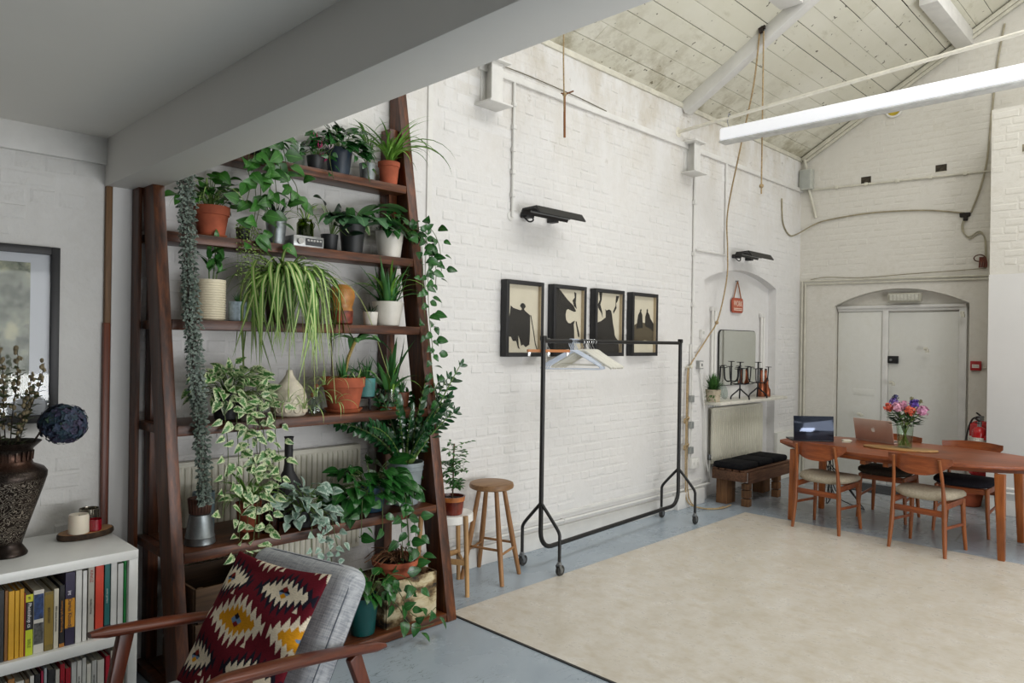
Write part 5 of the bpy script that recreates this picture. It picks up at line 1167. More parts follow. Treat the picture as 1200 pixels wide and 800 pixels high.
kinds('dark', lm('dark_leaf', '#101f16', '#1e3a26', vein='#2b4a33', rough=.3), w_oval, .42, SP)
kinds('spider', lm('spider_leaf', '#4e7d2f', '#6d9a42', stripe='#c3cf8e'), w_strap, .042, [(78, -78), (70, -85), (60, -88), (82, -50), (45, -88)], n=9, fold=.3)
kinds('spiderlong', K['spider'][0].materials[0], w_strap, .030, [(62, -88), (45, -90), (72, -86), (30, -89), (80, -84)], n=12, fold=.3, quick=2.3)
kinds('green', lm('green_strap_leaf', '#55872e', '#78a544', vein='#9dbd62'), w_strap, .055, [(78, -60), (70, -30), (82, 10), (60, -75)], n=8, fold=.3)
kinds('aloe', lm('aloe_leaf', '#2f6432', '#4f8548'), w_spear, .13, [(75, 50), (60, 20), (82, 72), (50, -10), (70, 88)], n=6, fold=.35)
kinds('haw', lm('haworthia_leaf', '#172b1c', '#28442c'), w_spear, .20, [(60, 45), (45, 25), (72, 62), (30, 20)], n=5, fold=.35)
kinds('stag', lm('staghorn_leaf', '#3c7038', '#5b9052', vein='#79a86c', rough=.5), w_lance, .20, [(60, -60), (50, -30), (40, -75)], n=10, fold=.2)
kinds('staglobe', lm('staghorn_leaf_lobed', '#355f3c', '#54845a', vein='#73a070', rough=.5), w_lobed, .62, [(35, -60), (20, -50)], n=10, fold=.1)
kinds('bamboo', lm('bamboo_leaf', '#4c7838', '#6d964e'), w_lance, .10, [(40, -40), (60, -20), (20, -50)], n=5)
m_vine = M('#50602f', .6, var=.2, scale=30); m_stemg = M('#5d7a3a', .5, var=.2, scale=30); m_soil = M('#241a12', .95, var=.4, scale=60, bump=.8, bscale=80)
def orient(pos, d, up, L, roll=0):
    y = Vector(d).normalized(); x = y.cross(Vector(up))
    x = x.normalized() if x.length > 1e-3 else Vector((1, 0, 0)); z = x.cross(y)
    m = Matrix(((x.x, y.x, z.x, pos[0]), (x.y, y.y, z.y, pos[1]), (x.z, y.z, z.z, pos[2]), (0, 0, 0, 1)))
    return m @ Matrix.Rotation(roll, 4, 'Y') @ Matrix.Diagonal((L, L, L, 1))
def put_leaves(t, Ls, minlen=.036):
    lim = 3.733-t.location.y; Ls = [q for q in Ls if max((q[1] @ v.co).y for v in q[0].vertices) < lim]
    Ls.sort(key=lambda q: -q[2]); big = [q for q in Ls if q[2] >= minlen][:300]; rest = Ls[len(big):]
    for me, m, _ in big: place('leaf', me, t, mat=m)
    if rest:
        V = []; F = []; U = []
        for me, m, _ in rest:
            o = len(V); V += [m @ v.co for v in me.vertices]
            for p in me.polygons: F.append([o+i for i in p.vertices]); U += [tuple(me.uv_layers[0].data[l].uv) for l in p.loop_indices]
        g = bpy.data.meshes.new('leaves'); g.from_pydata(V, [], F); g.materials.append(rest[0][0].materials[0]); ul = g.uv_layers.new(name='UVMap')
        for i, u in enumerate(U): ul.data[i].uv = u
        stuff(place('small_leaves', g, t))
def bush(Ls, t, base, rad3, n, key, size, droop=.5, stems=True, front=True, mat=None, low=-.2):
    """leaves on stalks that spread from the pot into a rounded mass"""
    sb = MB(); base = Vector(base)
    for k in range(n):
        while True:
            v = Vector((R.gauss(0, 1), R.gauss(0, 1), R.gauss(0, 1))).normalized()
            if v.z > low and not (front and v.y > .55): break
        e = Vector((v.x*rad3[0], v.y*rad3[1], v.z*rad3[2]))*R.uniform(.55, 1); p = base+e
        d = Vector((v.x, v.y-.35*front, v.z*.5-droop+R.uniform(-.35, .35))); L = R.uniform(*size); me = R.choice(K[key])
        Ls.append((me, orient(p, d, Vector((v.x*.4+R.uniform(-.5, .5), v.y-.7, .8)), L, R.uniform(-.4, .4)), L))
        if stems: sb.tube([base*1.0+Vector((e.x*.1, e.y*.1, -.03)), base+e*.55+Vector((0, 0, .02)), p], .0018, 4)
    if stems and sb.v: stuff(sb.build('stalks', mat or m_stemg, t))
def vine(Ls, t, pts, key, size, step, out=(0, -1, 0), mat=None, r=.0022, spread=.03, drop=.8):
    P = bez(pts, 8); MB().tube(P, r, 5).build('stem', mat or m_vine, t)
    acc = R.uniform(0, step); side = R.choice((-1, 1))
    for a, b in zip(P, P[1:]):
        sl_n = (b-a).length; acc += sl_n
        while acc > step:
            acc -= step*R.uniform(.8, 1.2); side = -side; d = (b-a).normalized(); s = d.cross(Vector(out)).normalized()*side
            L = R.uniform(*size); dd = s*R.uniform(.2, 1.2)+Vector(out)*R.uniform(-.1, .8)+Vector((0, 0, -drop*R.uniform(-.1, 1.1)))
            p = b-(b-a)*min(1, acc/max(1e-6, sl_n))+s*R.uniform(.2, 1)*spread+Vector(out)*R.uniform(0, spread)
            Ls.append((R.choice(K[key]), orient(p, dd, Vector(out)+Vector((R.uniform(-.4, .4), 0, R.uniform(.1, .7))), L, R.uniform(-.5, .5)), L))
def rosette(Ls, base, n, key, size, tilt=0, spread=.02, arc=(0, 2*math.pi)):
    for k in range(n):
        a = arc[0]+(arc[1]-arc[0])*(k+R.uniform(-.4, .4))/n; L = R.uniform(*size); p = Vector(base)+Vector((math.cos(a), math.sin(a), 0))*R.uniform(0, spread)
        m = Matrix.Translation(p) @ Matrix.Rotation(a-math.pi/2, 4, 'Z') @ Matrix.Rotation(R.uniform(-tilt, tilt), 4, 'X') @ Matrix.Rotation(R.uniform(-.3, .3), 4, 'Y') @ Matrix.Diagonal((L, L, L, 1))
        Ls.append((R.choice(K[key]), m, L))
m_terra = M('#a8563a', .85, var=.18, scale=9, bump=.12); m_terra2 = M('#b4623f', .85, var=.12, scale=12, bump=.1)
m_zinc = M('#8d9496', .38, .75, var=.18, scale=14); m_zinc2 = M('#8f999d', .55, .35, var=.2, scale=7); m_cpot = M('#d9cfb4', .5, var=.05, scale=20, stretch=(1, 1, 12)); m_wpot = M('#dedad0', .4, var=.05); m_blue = M('#9fb0bb', .5, var=.18, scale=50)
m_dpot = M('#232527', .5, var=.1); m_navy = M('#1f2f3f', .3, var=.12); m_teal = M('#0e4a48', .3, var=.1); m_tealr = M('#4f8a88', .5, var=.15, scale=20)
def pot(t, rt, rb, h, mat, rim=0, saucer=None, soil=.85, wall=.006):
    pf = [(rb*.92, 0), (rb, .004)]
    if rim: pf += [(rt*.93, h-rim), (rt, h-rim+.002), (rt*1.03, h)]
    else: pf += [(rt, h)]
    rr = pf[-1][0]; pf += [(rr-wall, h), (rr-wall-.003, h*soil)]
    z0 = .006 if saucer else 0
    MB().lathe(pf, 28, (0, 0, z0), caps=(True, False)).build('pot', mat, t)
    MB().lathe([(.002, h*soil), (rr-wall-.002, h*soil)], 20, (0, 0, z0), caps=(False, False)).build('soil', m_soil, t)
    if saucer: MB().lathe([(saucer*.85, 0), (saucer, .02), (saucer*.96, .02), (saucer*.82, .0055)], 28).build('saucer', m_terra2, t)
    return z0+h
def plant(name, label, x, y, lev, z=None): return thing(name, label, 'potted plant', (x, y, (SZ[lev]+.0006) if z is None else z))
# ---- top shelf
t = plant('potted_pothos', 'pothos on the top shelf by the beam, trailing big leaves over the shelf below', 1.76, 3.625, 1); Ls = []
h = pot(t, .06, .045, .11, m_dpot); bush(Ls, t, (-.02, 0, h), (.22, .09, .12), 40, 'pothos', (.06, .10), low=0)
for dx, z1, x1 in ((-.12, -.30, -.15), (-.06, -.42, -.10), (.02, -.50, .0), (.10, -.26, .14), (-.02, -.34, -.04), (.06, -.26, .10), (-.09, -.48, -.12)):
    vine(Ls, t, [(0, -.02, h), (dx*.6, -.09, h+.02), (dx, -.12, -.06), ((dx+x1)/2+.02, -.14, z1*.55), (x1, -.15, z1)], 'pothos', (.065, .105), .052, spread=.04)
put_leaves(t, Ls)
t = thing('glass_jar', 'clear glass jar on the top shelf beside the magenta cyclamen', 'jar', (1.985, 3.64, SZ[1]+.0006)); MB().lathe([(.036, 0), (.04, .005), (.042, .12), (.036, .13), (.038, .14), (.034, .14), (.036, .1), (.034, .008)], 20).build('glass', m_gl, t)
t = plant('potted_cyclamen', 'small magenta and white flowering cyclamen on the top shelf', 2.075, 3.60, 1); Ls = []; h = pot(t, .05, .04, .075, m_dpot); bush(Ls, t, (0, 0, h), (.08, .06, .05), 16, 'darkpothos', (.045, .06))
for k, (dx, dz, c) in enumerate([(-.03, .14, '#a01858'), (.0, .11, '#a8205f'), (.03, .04, '#a21a5a'), (.05, .15, '#e3cfd6'), (.07, .12, '#e6d3d8')]):
    f = MB()
    for j in range(6):
        a = j*1.047; f._add([(dx, -.03, h+dz-.07), (dx+.022*math.cos(a)-.006, -.03+.02*math.sin(a), h+dz-.05), (dx+.02*math.cos(a), -.03+.018*math.sin(a), h+dz-.015), (dx+.022*math.cos(a)+.006, -.03+.02*math.sin(a)+.006, h+dz-.05)], [(0, 1, 2, 3)])
    f.build('flower', M(c, .6, var=.15), t, smooth=False); MB().tube([(0, 0, h-.01), (dx, -.03, h+dz-.07)], .0018, 5).build('flower_stem', m_stemg, t)
put_leaves(t, Ls)
t = plant('potted_peperomia', 'broad leaved dark green plant in a navy pot on the top shelf', 2.235, 3.62, 1); Ls = []; h = pot(t, .078, .06, .15, m_navy); bush(Ls, t, (-.01, -.01, h+.0), (.18, .10, .15), 64, 'peper', (.07, .115)); vine(Ls, t, [(.05, -.05, h), (.11, -.10, h-.06), (.14, -.11, h-.18)], 'peper', (.04, .06), .04); vine(Ls, t, [(-.06, -.05, h), (-.12, -.10, h-.08), (-.10, -.11, h-.20)], 'peper', (.04, .06), .04); put_leaves(t, Ls)
t = plant('potted_bamboo', 'wispy bamboo like plant in a small tin on the top shelf', 2.44, 3.63, 1); Ls = []; h = pot(t, .052, .044, .105, m_zinc)
for k in range(5):
    x = -.03+.013*k; top = h+R.uniform(.10, .20); MB().tube([(x*.5, 0, h-.02), (x*1.5, -.01, top)], .003, 6).build('cane', m_stemg, t)
    for j in range(9): z = h+.04+(top-h-.04)*j/8; a = R.uniform(0, 6.28); L = R.uniform(.08, .15); Ls.append((R.choice(K['bamboo']), orient((x*(.5+j/8), -.005, z), (math.cos(a), math.sin(a)*.6-.2, .3), (0, 0, 1), L), L))
put_leaves(t, Ls)
t = plant('potted_spider_plant', 'bright green spider plant in terracotta at the top right of the shelf', 2.585, 3.62, 1); Ls = []; h = pot(t, .066, .05, .14, m_terra, rim=.03); rosette(Ls, (0, -.01, h), 30, 'green', (.20, .36), .2, arc=(-3.4, .3)); rosette(Ls, (0, -.02, h), 7, 'green', (.40, .52), .1, arc=(-.7, .35)); put_leaves(t, Ls)
# ---- second shelf
t = plant('potted_heartleaf', 'leafy heartleaf plant in a big terracotta pot on the second shelf', 1.50, 3.60, 2); Ls = []; h = pot(t, .085, .062, .155, m_terra, rim=.045, saucer=.075); bush(Ls, t, (-.01, -.01, h), (.17, .11, .19), 46, 'pothos', (.06, .10), low=.05); rosette(Ls, (0, 0, h), 30, 'spider', (.15, .28), .2); put_leaves(t, Ls)
t = plant('string_of_hearts', 'long curtain of tiny silvery string of hearts hanging by the left post', 1.282, 3.50, 1); pot(t, .05, .04, .06, m_dpot); Ls = []
m_soh = leafmat('string_of_hearts_leaf', '#2e3a30', '#56645a', blotch='#6f7c73', rough=.5); K['soh'] = [leaf_mesh(m_soh, w_heart, .8, n=3, a0=a, a1=b) for a, b in SP]
for k in range(18):
    a = R.uniform(-.032, .032); b = R.uniform(-.03, .01); end = R.uniform(-1.68, -1.15) if k > 12 else -1.70
    P = [(a, b*.5, .04), (a*.8, -.09+b, .02), (a*.7-.005, -.135+b, -.3), (a*.6+.005, -.185+b, -.8), (a*.6+.035, -.20+b, -1.2), (a*.4+.068, -.215+b, end)]
    vine(Ls, t, P, 'soh', (.013, .023), .013, mat=M('#4a3f38', .7), r=.0012, spread=.014, drop=.5)
put_leaves(t, Ls)
t = plant('trailing_sedum', 'thin stringy trailing plant in a small pot beside the heartleaf plant', 1.645, 3.56, 2); Ls = []; h = pot(t, .036, .03, .07, m_dpot)
m_sed = leafmat('sedum_leaf', '#5e7a3a', '#86a04f'); K['sed'] = [leaf_mesh(m_sed, w_oval, .5, n=2, a0=10, a1=-10)]
for k in range(9): x = -.05+.012*k; vine(Ls, t, [(x*.3, -.01, h), (x, -.05, h+.005), (x*1.4, -.10, -.04), (x*1.5+R.uniform(-.02, .02), -.115, R.uniform(-.30, -.16))], 'sed', (.012, .02), .014, r=.001, spread=.009)
put_leaves(t, Ls)
t = plant('potted_haworthia', 'spiky near black haworthia in a zinc pot on the second shelf', 1.83, 3.57, 2); Ls = []; h = pot(t, .054, .044, .135, m_zinc); rosette(Ls, (0, 0, h-.01), 34, 'haw', (.08, .14), .15, .015); put_leaves(t, Ls)
t = thing('tape_deck', 'small silver tape deck lying flat on the second shelf', 'radio', (1.985, 3.56, SZ[2]+.0006)); MB().span(-.09, .09, -.06, .08, 0, .062).build('case', M('#a9abaa', .35, .6), t, bevel=.003); MB().cyl((-.055, -.061, .03), (-.055, -.075, .03), .016, 18).build('dial', m_chrome, t); MB().span(-.02, .08, -.0625, -.06, .012, .05).build('faceplate', M('#33363a', .4), t)
for k in range(5): MB().span(-.012+.018*k, .001+.018*k, -.066, -.0625, .034, .044).build('key', m_chrome, t)
t = thing('propagation_jar', 'green tinted clip top jar with spider cuttings standing on the tape deck', 'jar', (2.0, 3.57, SZ[2]+.0635)); MB().lathe([(.04, 0), (.046, .005), (.046, .075), (.036, .09), (.038, .098), (.034, .098), (.042, .07), (.04, .008)], 20).build('glass', glass('green_jar', '#a9b878'), t); MB().lathe([(.039, .008), (.041, .06)], 18).build('water', M('#6f7f3a', .2, var=.2), t); MB().tube([(.036, -.02, .095), (.044, -.025, .07), (.03, -.04, .05)], .0025, 6).build('clip', m_chrome, t); Ls = []; rosette(Ls, (0, 0, .08), 16, 'spider', (.12, .26), .25); put_leaves(t, Ls)
t = plant('potted_calathea', 'dark velvety leaved plant standing tall behind the staghorn fern', 2.17, 3.60, 2); Ls = []; h = pot(t, .05, .04, .10, m_dpot); bush(Ls, t, (0, -.02, h+.02), (.11, .08, .15), 22, 'dark', (.07, .13), droop=.0)
for dx, z in ((.10, .22), (.14, .15), (.06, .17), (.18, .19)): Ls.append((K['vari'][0], orient((dx, -.05, z), (.4, -.3, -.8), (0, -1, .4), .09), .09))
MB().tube(bez([(0, 0, h), (.05, -.04, .2), (.12, -.05, .25), (.19, -.05, .21)], 5), .002, 5).build('stem', m_vine, t); put_leaves(t, Ls)
t = plant('staghorn_fern', 'staghorn fern with long pale antler leaves in a black pot', 2.30, 3.57, 2); Ls = []; h = pot(t, .076, .058, .165, m_dpot)
for a, L, e in ((-.25, .42, .0), (.1, .46, .3), (-.6, .36, .1), (-2.8, .30, .2), (-2.2, .26, .0), (.35, .40, .5), (-1.2, .28, .0), (-.05, .50, .15)):
    m = Matrix.Translation((.04*math.cos(a), .03*math.sin(a), h-.01)) @ Matrix.Rotation(a-math.pi/2, 4, 'Z') @ Matrix.Rotation(e*.5, 4, 'X') @ Matrix.Diagonal((L, L, L, 1)); Ls.append((R.choice(K['stag']), m, L))
for a, L in ((-1.0, .27), (-1.9, .28), (-.4, .30), (-2.6, .27), (-1.5, .30), (-2.3, .24)):
    m = Matrix.Translation((.06*math.cos(a), .04*math.sin(a), h-.01)) @ Matrix.Rotation(a-math.pi/2, 4, 'Z') @ Matrix.Diagonal((L, L, L, 1)); Ls.append((R.choice(K['staglobe']), m, L))
put_leaves(t, Ls)
t = plant('potted_pothos', 'pothos in a cream pot whose vines run down the right hand post', 2.555, 3.56, 2); Ls = []; h = pot(t, .085, .066, .16, m_wpot); bush(Ls, t, (.02, -.02, h), (.17, .10, .12), 34, 'darkpothos', (.055, .09))
for pth in ([(.06, -.05, h), (.16, -.10, h+.02), (.20, -.13, h-.12), (.17, -.16, -.12), (.16, -.19, -.35), (.17, -.23, -.60)], [(.05, -.06, h), (.13, -.12, h-.03), (.13, -.16, -.05), (.11, -.19, -.25), (.13, -.23, -.52), (.15, -.28, -.86)], [(.08, -.04, h), (.22, -.08, h+.05), (.29, -.11, h-.05), (.30, -.13, -.06)], [(.05, -.05, h), (.17, -.1, h-.02), (.24, -.14, -.03), (.22, -.17, -.16)]):
    vine(Ls, t, pth, 'darkpothos', (.05, .085), .042, spread=.035)
put_leaves(t, Ls)
# ---- third shelf
t = plant('potted_ficus_shoots', 'two leafy shoots in a tall ribbed cream cylinder pot', 1.467, 3.52, 3); Ls = []; h = pot(t, .07, .066, .20, m_cpot)
rg = MB()
for k in range(16): rg.lathe([(.0695, .008+.0115*k), (.0715, .0125+.0115*k), (.0695, .017+.0115*k)], 28, caps=(False, False))
stuff(rg.build('ribs', m_cpot, t))
for dx, hh in ((-.015, .11), (.02, .18), (.04, .09)):
    MB().tube([(dx*.5, 0, h-.02), (dx, -.01, h+hh)], .003, 6).build('stem', m_stemg, t)
    for j in range(8):
        z = h+.03+hh*j/8; a = R.uniform(0, 6.28) if j < 7 else 1.5; L = R.uniform(.06, .10); Ls.append((R.choice(K['shoot']), orient((dx, -.01, z), (math.cos(a), math.sin(a)*.5-.3, .55), (0, -.4, 1), L), L))
put_leaves(t, Ls)
t = plant('potted_succulent', 'tiny green succulent in a pale blue speckled pot', 1.592, 3.49, 3); Ls = []; h = pot(t, .046, .044, .098, m_blue); rosette(Ls, (0, 0, h-.01), 22, 'haw', (.04, .07), .2, .015)
for i, q in enumerate(Ls): Ls[i] = (R.choice(K['aloe']), q[1], q[2])
put_leaves(t, Ls, .03)
t = plant('potted_spider_plant', 'huge variegated spider plant cascading over the third shelf', 1.84, 3.53, 3); Ls = []; h = pot(t, .085, .066, .16, M('#5a4332', .6, var=.15)); rosette(Ls, (0, -.01, h), 60, 'spider', (.26, .46), .25, .04, arc=(-3.5, .35)); rosette(Ls, (.0, -.03, h+.02), 90, 'spiderlong', (.40, .80), .25, .05, arc=(-3.0, .0)); rosette(Ls, (0, 0, h), 30, 'spider', (.20, .36), .15, .03)
for dx, z1 in ((.02, -.42), (.06, -.36), (-.04, -.38), (.10, -.30), (.14, -.40)):
    MB().tube(bez([(dx*.3, -.05, h), (dx, -.16, h-.02), (dx*1.3, -.20, -.10), (dx*1.5, -.21, z1)], 6), .0022, 5).build('runner', M('#a3ad6a', .5), t); rosette(Ls, (dx*1.5, -.21, z1-.02), 9, 'spider', (.10, .20), .6)
MB().tube(bez([(.05, -.03, h), (.22, -.08, h+.10), (.42, -.12, h-.02), (.60, -.14, -.28), (.66, -.15, -.42)], 6), .002, 5).build('runner', M('#a3ad6a', .5), t)
put_leaves(t, Ls)
t = thing('gourd_vase', 'ochre gourd shaped vase with a painted red base on the third shelf', 'vase', (2.216, 3.54, SZ[3]+.0006)); MB().lathe([(.055, 0), (.064, .01), (.066, .08)], 24, caps=(True, False)).build('base', M('#7c3522', .5, var=.45, scale=30), t); MB().lathe([(.066, .08), (.060, .10), (.066, .12), (.076, .16), (.070, .20), (.045, .225), (.010, .23)], 24, caps=(False, True)).build('body', M('#b3793a', .4, var=.25, scale=14), t)
t = plant('potted_succulent', 'little spiky succulent in a small white pot beside the aloe', 2.385, 3.50, 3); Ls = []; h = pot(t, .044, .038, .08, m_wpot); rosette(Ls, (0, 0, h-.012), 26, 'haw', (.05, .075), .2, .02); put_leaves(t, Ls)
t = plant('potted_aloe', 'bushy green aloe in a rounded white pot on the third shelf', 2.518, 3.515, 3); Ls = []; h = pot(t, .094, .068, .145, m_wpot); rosette(Ls, (0, 0, h-.02), 44, 'aloe', (.14, .30), .2, .05); rosette(Ls, (0, -.02, h), 14, 'green', (.25, .40), .15, .03)
put_leaves(t, Ls)
# ---- fourth shelf
t = plant('potted_pothos', 'cream and green variegated pothos spilling from a dark pot in thick vines', 1.53, 3.45, 4); Ls = []; h = pot(t, .078, .062, .13, m_dpot); bush(Ls, t, (.0, -.02, h), (.21, .12, .16), 80, 'vari', (.06, .10), low=-.4)
for dx, x1, z1 in ((-.08, -.12, -.42), (.02, -.02, -.86), (.06, .05, -.80), (.10, .11, -.50), (.16, .15, -.36), (-.03, -.05, -.95), (.08, .02, -.66)):
    vine(Ls, t, [(dx*.3, -.05, h), (dx, -.13, h-.01), (dx+.01, -.16, -.08), ((dx+x1)/2+.02, -.19, z1*.5), (x1, -.23, z1)], 'vari', (.05, .08), .043, spread=.04)
vine(Ls, t, [(-.02, -.2, -.80), (-.06, -.26, -.90), (-.13, -.26, -.93), (-.16, -.25, -.88)], 'vari', (.045, .07), .05)
put_leaves(t, Ls)
t = thing('garlic_vase', 'cream carved garlic shaped vase on the fourth shelf', 'vase', (1.845, 3.43, SZ[4]+.0006)); MB().lathe([(.075, 0), (.082, .006), (.090, .03), (.092, .06), (.088, .065), (.091, .07), (.086, .11), (.066, .15), (.036, .185), (.02, .21), (.014, .235), (.004, .236)], 32).build('body', M('#d8cfbb', .6, var=.12, scale=22, bump=.9, bscale=26), t)
cv = MB()
for k in range(12):
    a = 6.283*k/12; c_ = Vector((.089*math.cos(a), .089*math.sin(a), .036)); cv.tube([c_+Vector((-math.sin(a)*.018*math.cos(b), math.cos(a)*.018*math.cos(b), .018*math.sin(b))) for b in [6.283*j/10 for j in range(10)]], .004, 5, closed=True)
stuff(cv.build('carving', M('#cfc5af', .6, var=.1), t))
for x, y, r, h, l in ((1.972, 3.41, .026, .10, 'round clear propagation bottle in front of the taller one'), (2.02, 3.46, .031, .14, 'taller clear propagation glass behind the round bottle')):
    t = thing('propagation_bottle', l, 'bottle', (x, y, SZ[4]+.0006)); MB().lathe([(r*.7, 0), (r, .008), (r, h*.45), (r*.5, h*.7), (r*.52, h), (r*.42, h), (r*.4, h*.7), (r*.85, h*.42), (r*.8, .01)], 18).build('glass', m_gl, t); MB().ball((0, 0, h+.002), .015, 10, 7).build('avocado_stone', M('#7a4a30', .6), t); MB().tube([(0, 0, h*.9), (.004, 0, h+.03), (.03, -.01, h+.05)], .0016, 5).build('sprout', M('#a8955f', .6), t)
t = plant('potted_aloe', 'leaning dracaena in a large terracotta pot with a plain stake', 2.175, 3.44, 4); Ls = []; h = pot(t, .116, .082, .185, m_terra, rim=.055, saucer=.105)
MB().cyl((-.07, .0, h-.04), (-.085, .0, h+.27), .004, 8).build('stake', M('#4a3626', .7), t)
MB().tube(bez([(0, 0, h-.03), (.02, -.01, h+.10), (.06, -.02, h+.20)], 5), .009, 8).build('cane', M('#a38a4a', .6, var=.3, scale=30, stretch=(1, 1, 8)), t)
rosette(Ls, (.06, -.02, h+.19), 9, 'green', (.16, .30), .3)
for i in range(len(Ls)): Ls[i] = (R.choice(K['stag']), Ls[i][1], Ls[i][2])
rosette(Ls, (-.01, -.02, h-.03), 16, 'aloe', (.10, .18), .2, .05); rosette(Ls, (.04, -.07, h-.03), 12, 'spider', (.10, .20), .3, .02)
put_leaves(t, Ls)
t = plant('potted_aloe', 'small aloe in a ribbed teal pot raised on black legs', 2.335, 3.46, 4); Ls = []
for k in range(3): a = 2.09*k+.5; MB().cyl((.045*math.cos(a), .045*math.sin(a), 0), (.042*math.cos(a), .042*math.sin(a), .075), .006, 8).build('stand_leg', m_blk, t)
MB().lathe([(.046, .066), (.048, .074)], 20).build('stand_ring', m_blk, t)
MB().lathe([(.046, .0745), (.05, .078), (.054, .18), (.048, .18), (.046, .165)], 28, caps=(True, False)).build('pot', m_tealr, t); MB().lathe([(.002, .165), (.047, .165)], 16, caps=(False, False)).build('soil', m_soil, t)
rosette(Ls, (0, 0, .16), 18, 'aloe', (.09, .17), .2, .02); put_leaves(t, Ls)
t = plant('potted_aloe', 'tall slim aloe in a clear glass pot on a red saucer', 2.47, 3.425, 4); Ls = []; MB().lathe([(.055, 0), (.066, .016), (.06, .016), (.05, .005)], 24).build('saucer', m_terra2, t); MB().lathe([(.046, .0065), (.05, .012), (.054, .115), (.051, .115), (.047, .014)], 22, caps=(True, False)).build('pot', glass('clear_pot', '#dfe4dc', .05), t); MB().lathe([(.044, .015), (.048, .095)], 18).build('soil', M('#6b665a', .9, var=.3, scale=60), t); rosette(Ls, (0, 0, .09), 20, 'aloe', (.16, .36), .12, .02); rosette(Ls, (0, -.02, .09), 8, 'green', (.2, .3), .2, .02); put_leaves(t, Ls)
t = plant('potted_cactus', 'small brown glazed pot with short spiky shoots behind the zamioculcas', 2.59, 3.47, 4); Ls = []; h = pot(t, .05, .042, .09, M('#7b4a30', .45, var=.25, scale=20)); rosette(Ls, (0, 0, h-.01), 14, 'aloe', (.08, .14), .2, .02); put_leaves(t, Ls)
# ---- fifth shelf
t = thing('zinc_bucket', 'small zinc bucket standing upside down on the fifth shelf', 'bucket', (1.358, 3.335, SZ[5]+.0006)); MB().lathe([(.066, 0), (.068, .004), (.064, .03), (.0655, .034), (.063, .038), (.048, .135), (.04, .137)], 26).build('body', m_zinc, t)
t = thing('ribbed_pot', 'brown ribbed pot on top of the upturned zinc bucket', 'pot', (1.356, 3.335, SZ[5]+.1385)); MB().lathe([(.042, 0), (.045, .004), (.052, .072), (.047, .072), (.044, .06)], 28, caps=(True, True)).build('pot', M('#4a3026', .7, var=.2), t)
rb = MB()
for k in range(22): a = 6.283*k/22; rb.beam((.0455*math.cos(a), .0455*math.sin(a), .004), (.052*math.cos(a), .052*math.sin(a), .070), .006, .004)
stuff(rb.build('ribs', M('#57392c', .7), t))
t = thing('blue_grey_pot', 'blue grey glazed cup pot behind the upturned zinc bucket', 'pot', (1.44, 3.50, SZ[5]+.0006)); MB().lathe([(.045, 0), (.05, .006), (.052, .20), (.047, .20), (.045, .17)], 24).build('pot', M('#6f8288', .4, var=.12), t)
t = plant('potted_grass_plant', 'thin bladed spider plant in a terracotta pot behind the variegated vines', 1.62, 3.40, 5); Ls = []; h = pot(t, .06, .048, .14, m_terra, rim=.03); rosette(Ls, (0, 0, h-.01), 46, 'green', (.15, .28), .25, .03); put_leaves(t, Ls)
t = thing('candle_jar', 'brown glass jar with a copper topped candle beside the silver leaved plant', 'jar', (1.685, 3.30, SZ[5]+.0006)); MB().lathe([(.038, 0), (.042, .006), (.042, .135), (.039, .135), (.038, .01)], 22).build('glass', glass('brown_glass', '#b79a80'), t); MB().lathe([(.034, .012), (.034, .10)], 18).build('wax', M('#6a3a2a', .5), t); MB().ball((0, 0, .125), .026, 12, 8, (1, 1, .7)).build('copper_top', m_cop, t)
t = thing('bottle_vase', 'matt black long necked bottle vase on the fifth shelf', 'vase', (1.885, 3.50, SZ[5]+.0006)); MB().lathe([(.075, 0), (.088, .01), (.095, .07), (.085, .13), (.055, .20), (.028, .25), (.022, .29), (.022, .42), (.026, .43), (.02, .43), (.018, .40)], 30).build('body', M('#29282a', .6, var=.1), t)
nk = MB()
for k in range(28): a = 6.283*k/28; nk.tube([(.0955*math.cos(a), .0955*math.sin(a), .07), (.0855*math.cos(a), .0855*math.sin(a), .13), (.0555*math.cos(a), .0555*math.sin(a), .20)], .002, 4)
stuff(nk.build('fluting', M('#302f31', .6), t))
t = plant('potted_philodendron', 'silver grey philodendron with matt leaves on the fifth shelf', 1.865, 3.305, 5); Ls = []; h = pot(t, .075, .062, .085, m_dpot); bush(Ls, t, (0, -.02, h+.01), (.17, .10, .13), 64, 'silver', (.052, .085), low=-.5)
for dx, z1 in ((-.02, -.20), (.03, -.26), (.09, -.12), (.06, -.18)): vine(Ls, t, [(dx*.5, -.05, h), (dx, -.11, h-.03), (dx*1.2, -.13, -.06), (dx*1.4, -.14, z1)], 'silver', (.035, .055), .036, spread=.03)
put_leaves(t, Ls)
t = plant('potted_pothos', 'lush glossy dark green pothos in a blue pot on the fifth shelf', 2.30, 3.345, 5); Ls = []; h = pot(t, .088, .066, .15, M('#1f4156', .3, var=.15)); bush(Ls, t, (-.02, -.03, h-.01), (.27, .13, .15), 84, 'darkpothos', (.085, .14), low=-.5)
for dx, x1, z1 in ((.12, .16, -.40), (.16, .22, -.30), (.08, .12, -.46), (-.14, -.18, -.08), (-.02, -.03, -.10)): vine(Ls, t, [(dx*.4, -.05, h), (dx, -.13, h-.02), ((dx+x1)/2, -.15, -.07), (x1, -.16, z1)], 'darkpothos', (.05, .09), .06, spread=.035)
put_leaves(t, Ls)
t = plant('zamioculcas', 'big glossy zamioculcas in a tapered zinc bucket at the right of the shelf', 2.545, 3.36, 5); Ls = []; h = pot(t, .108, .078, .245, m_zinc2)
rg = MB()
for z in (.20, .225): rg.tube([((.078+.03*z/.245+.001)*math.cos(a), (.078+.03*z/.245+.001)*math.sin(a), z) for a in [6.283*k/28 for k in range(28)]], .003, 6, closed=True)
stuff(rg.build('rings', m_zinc2, t))
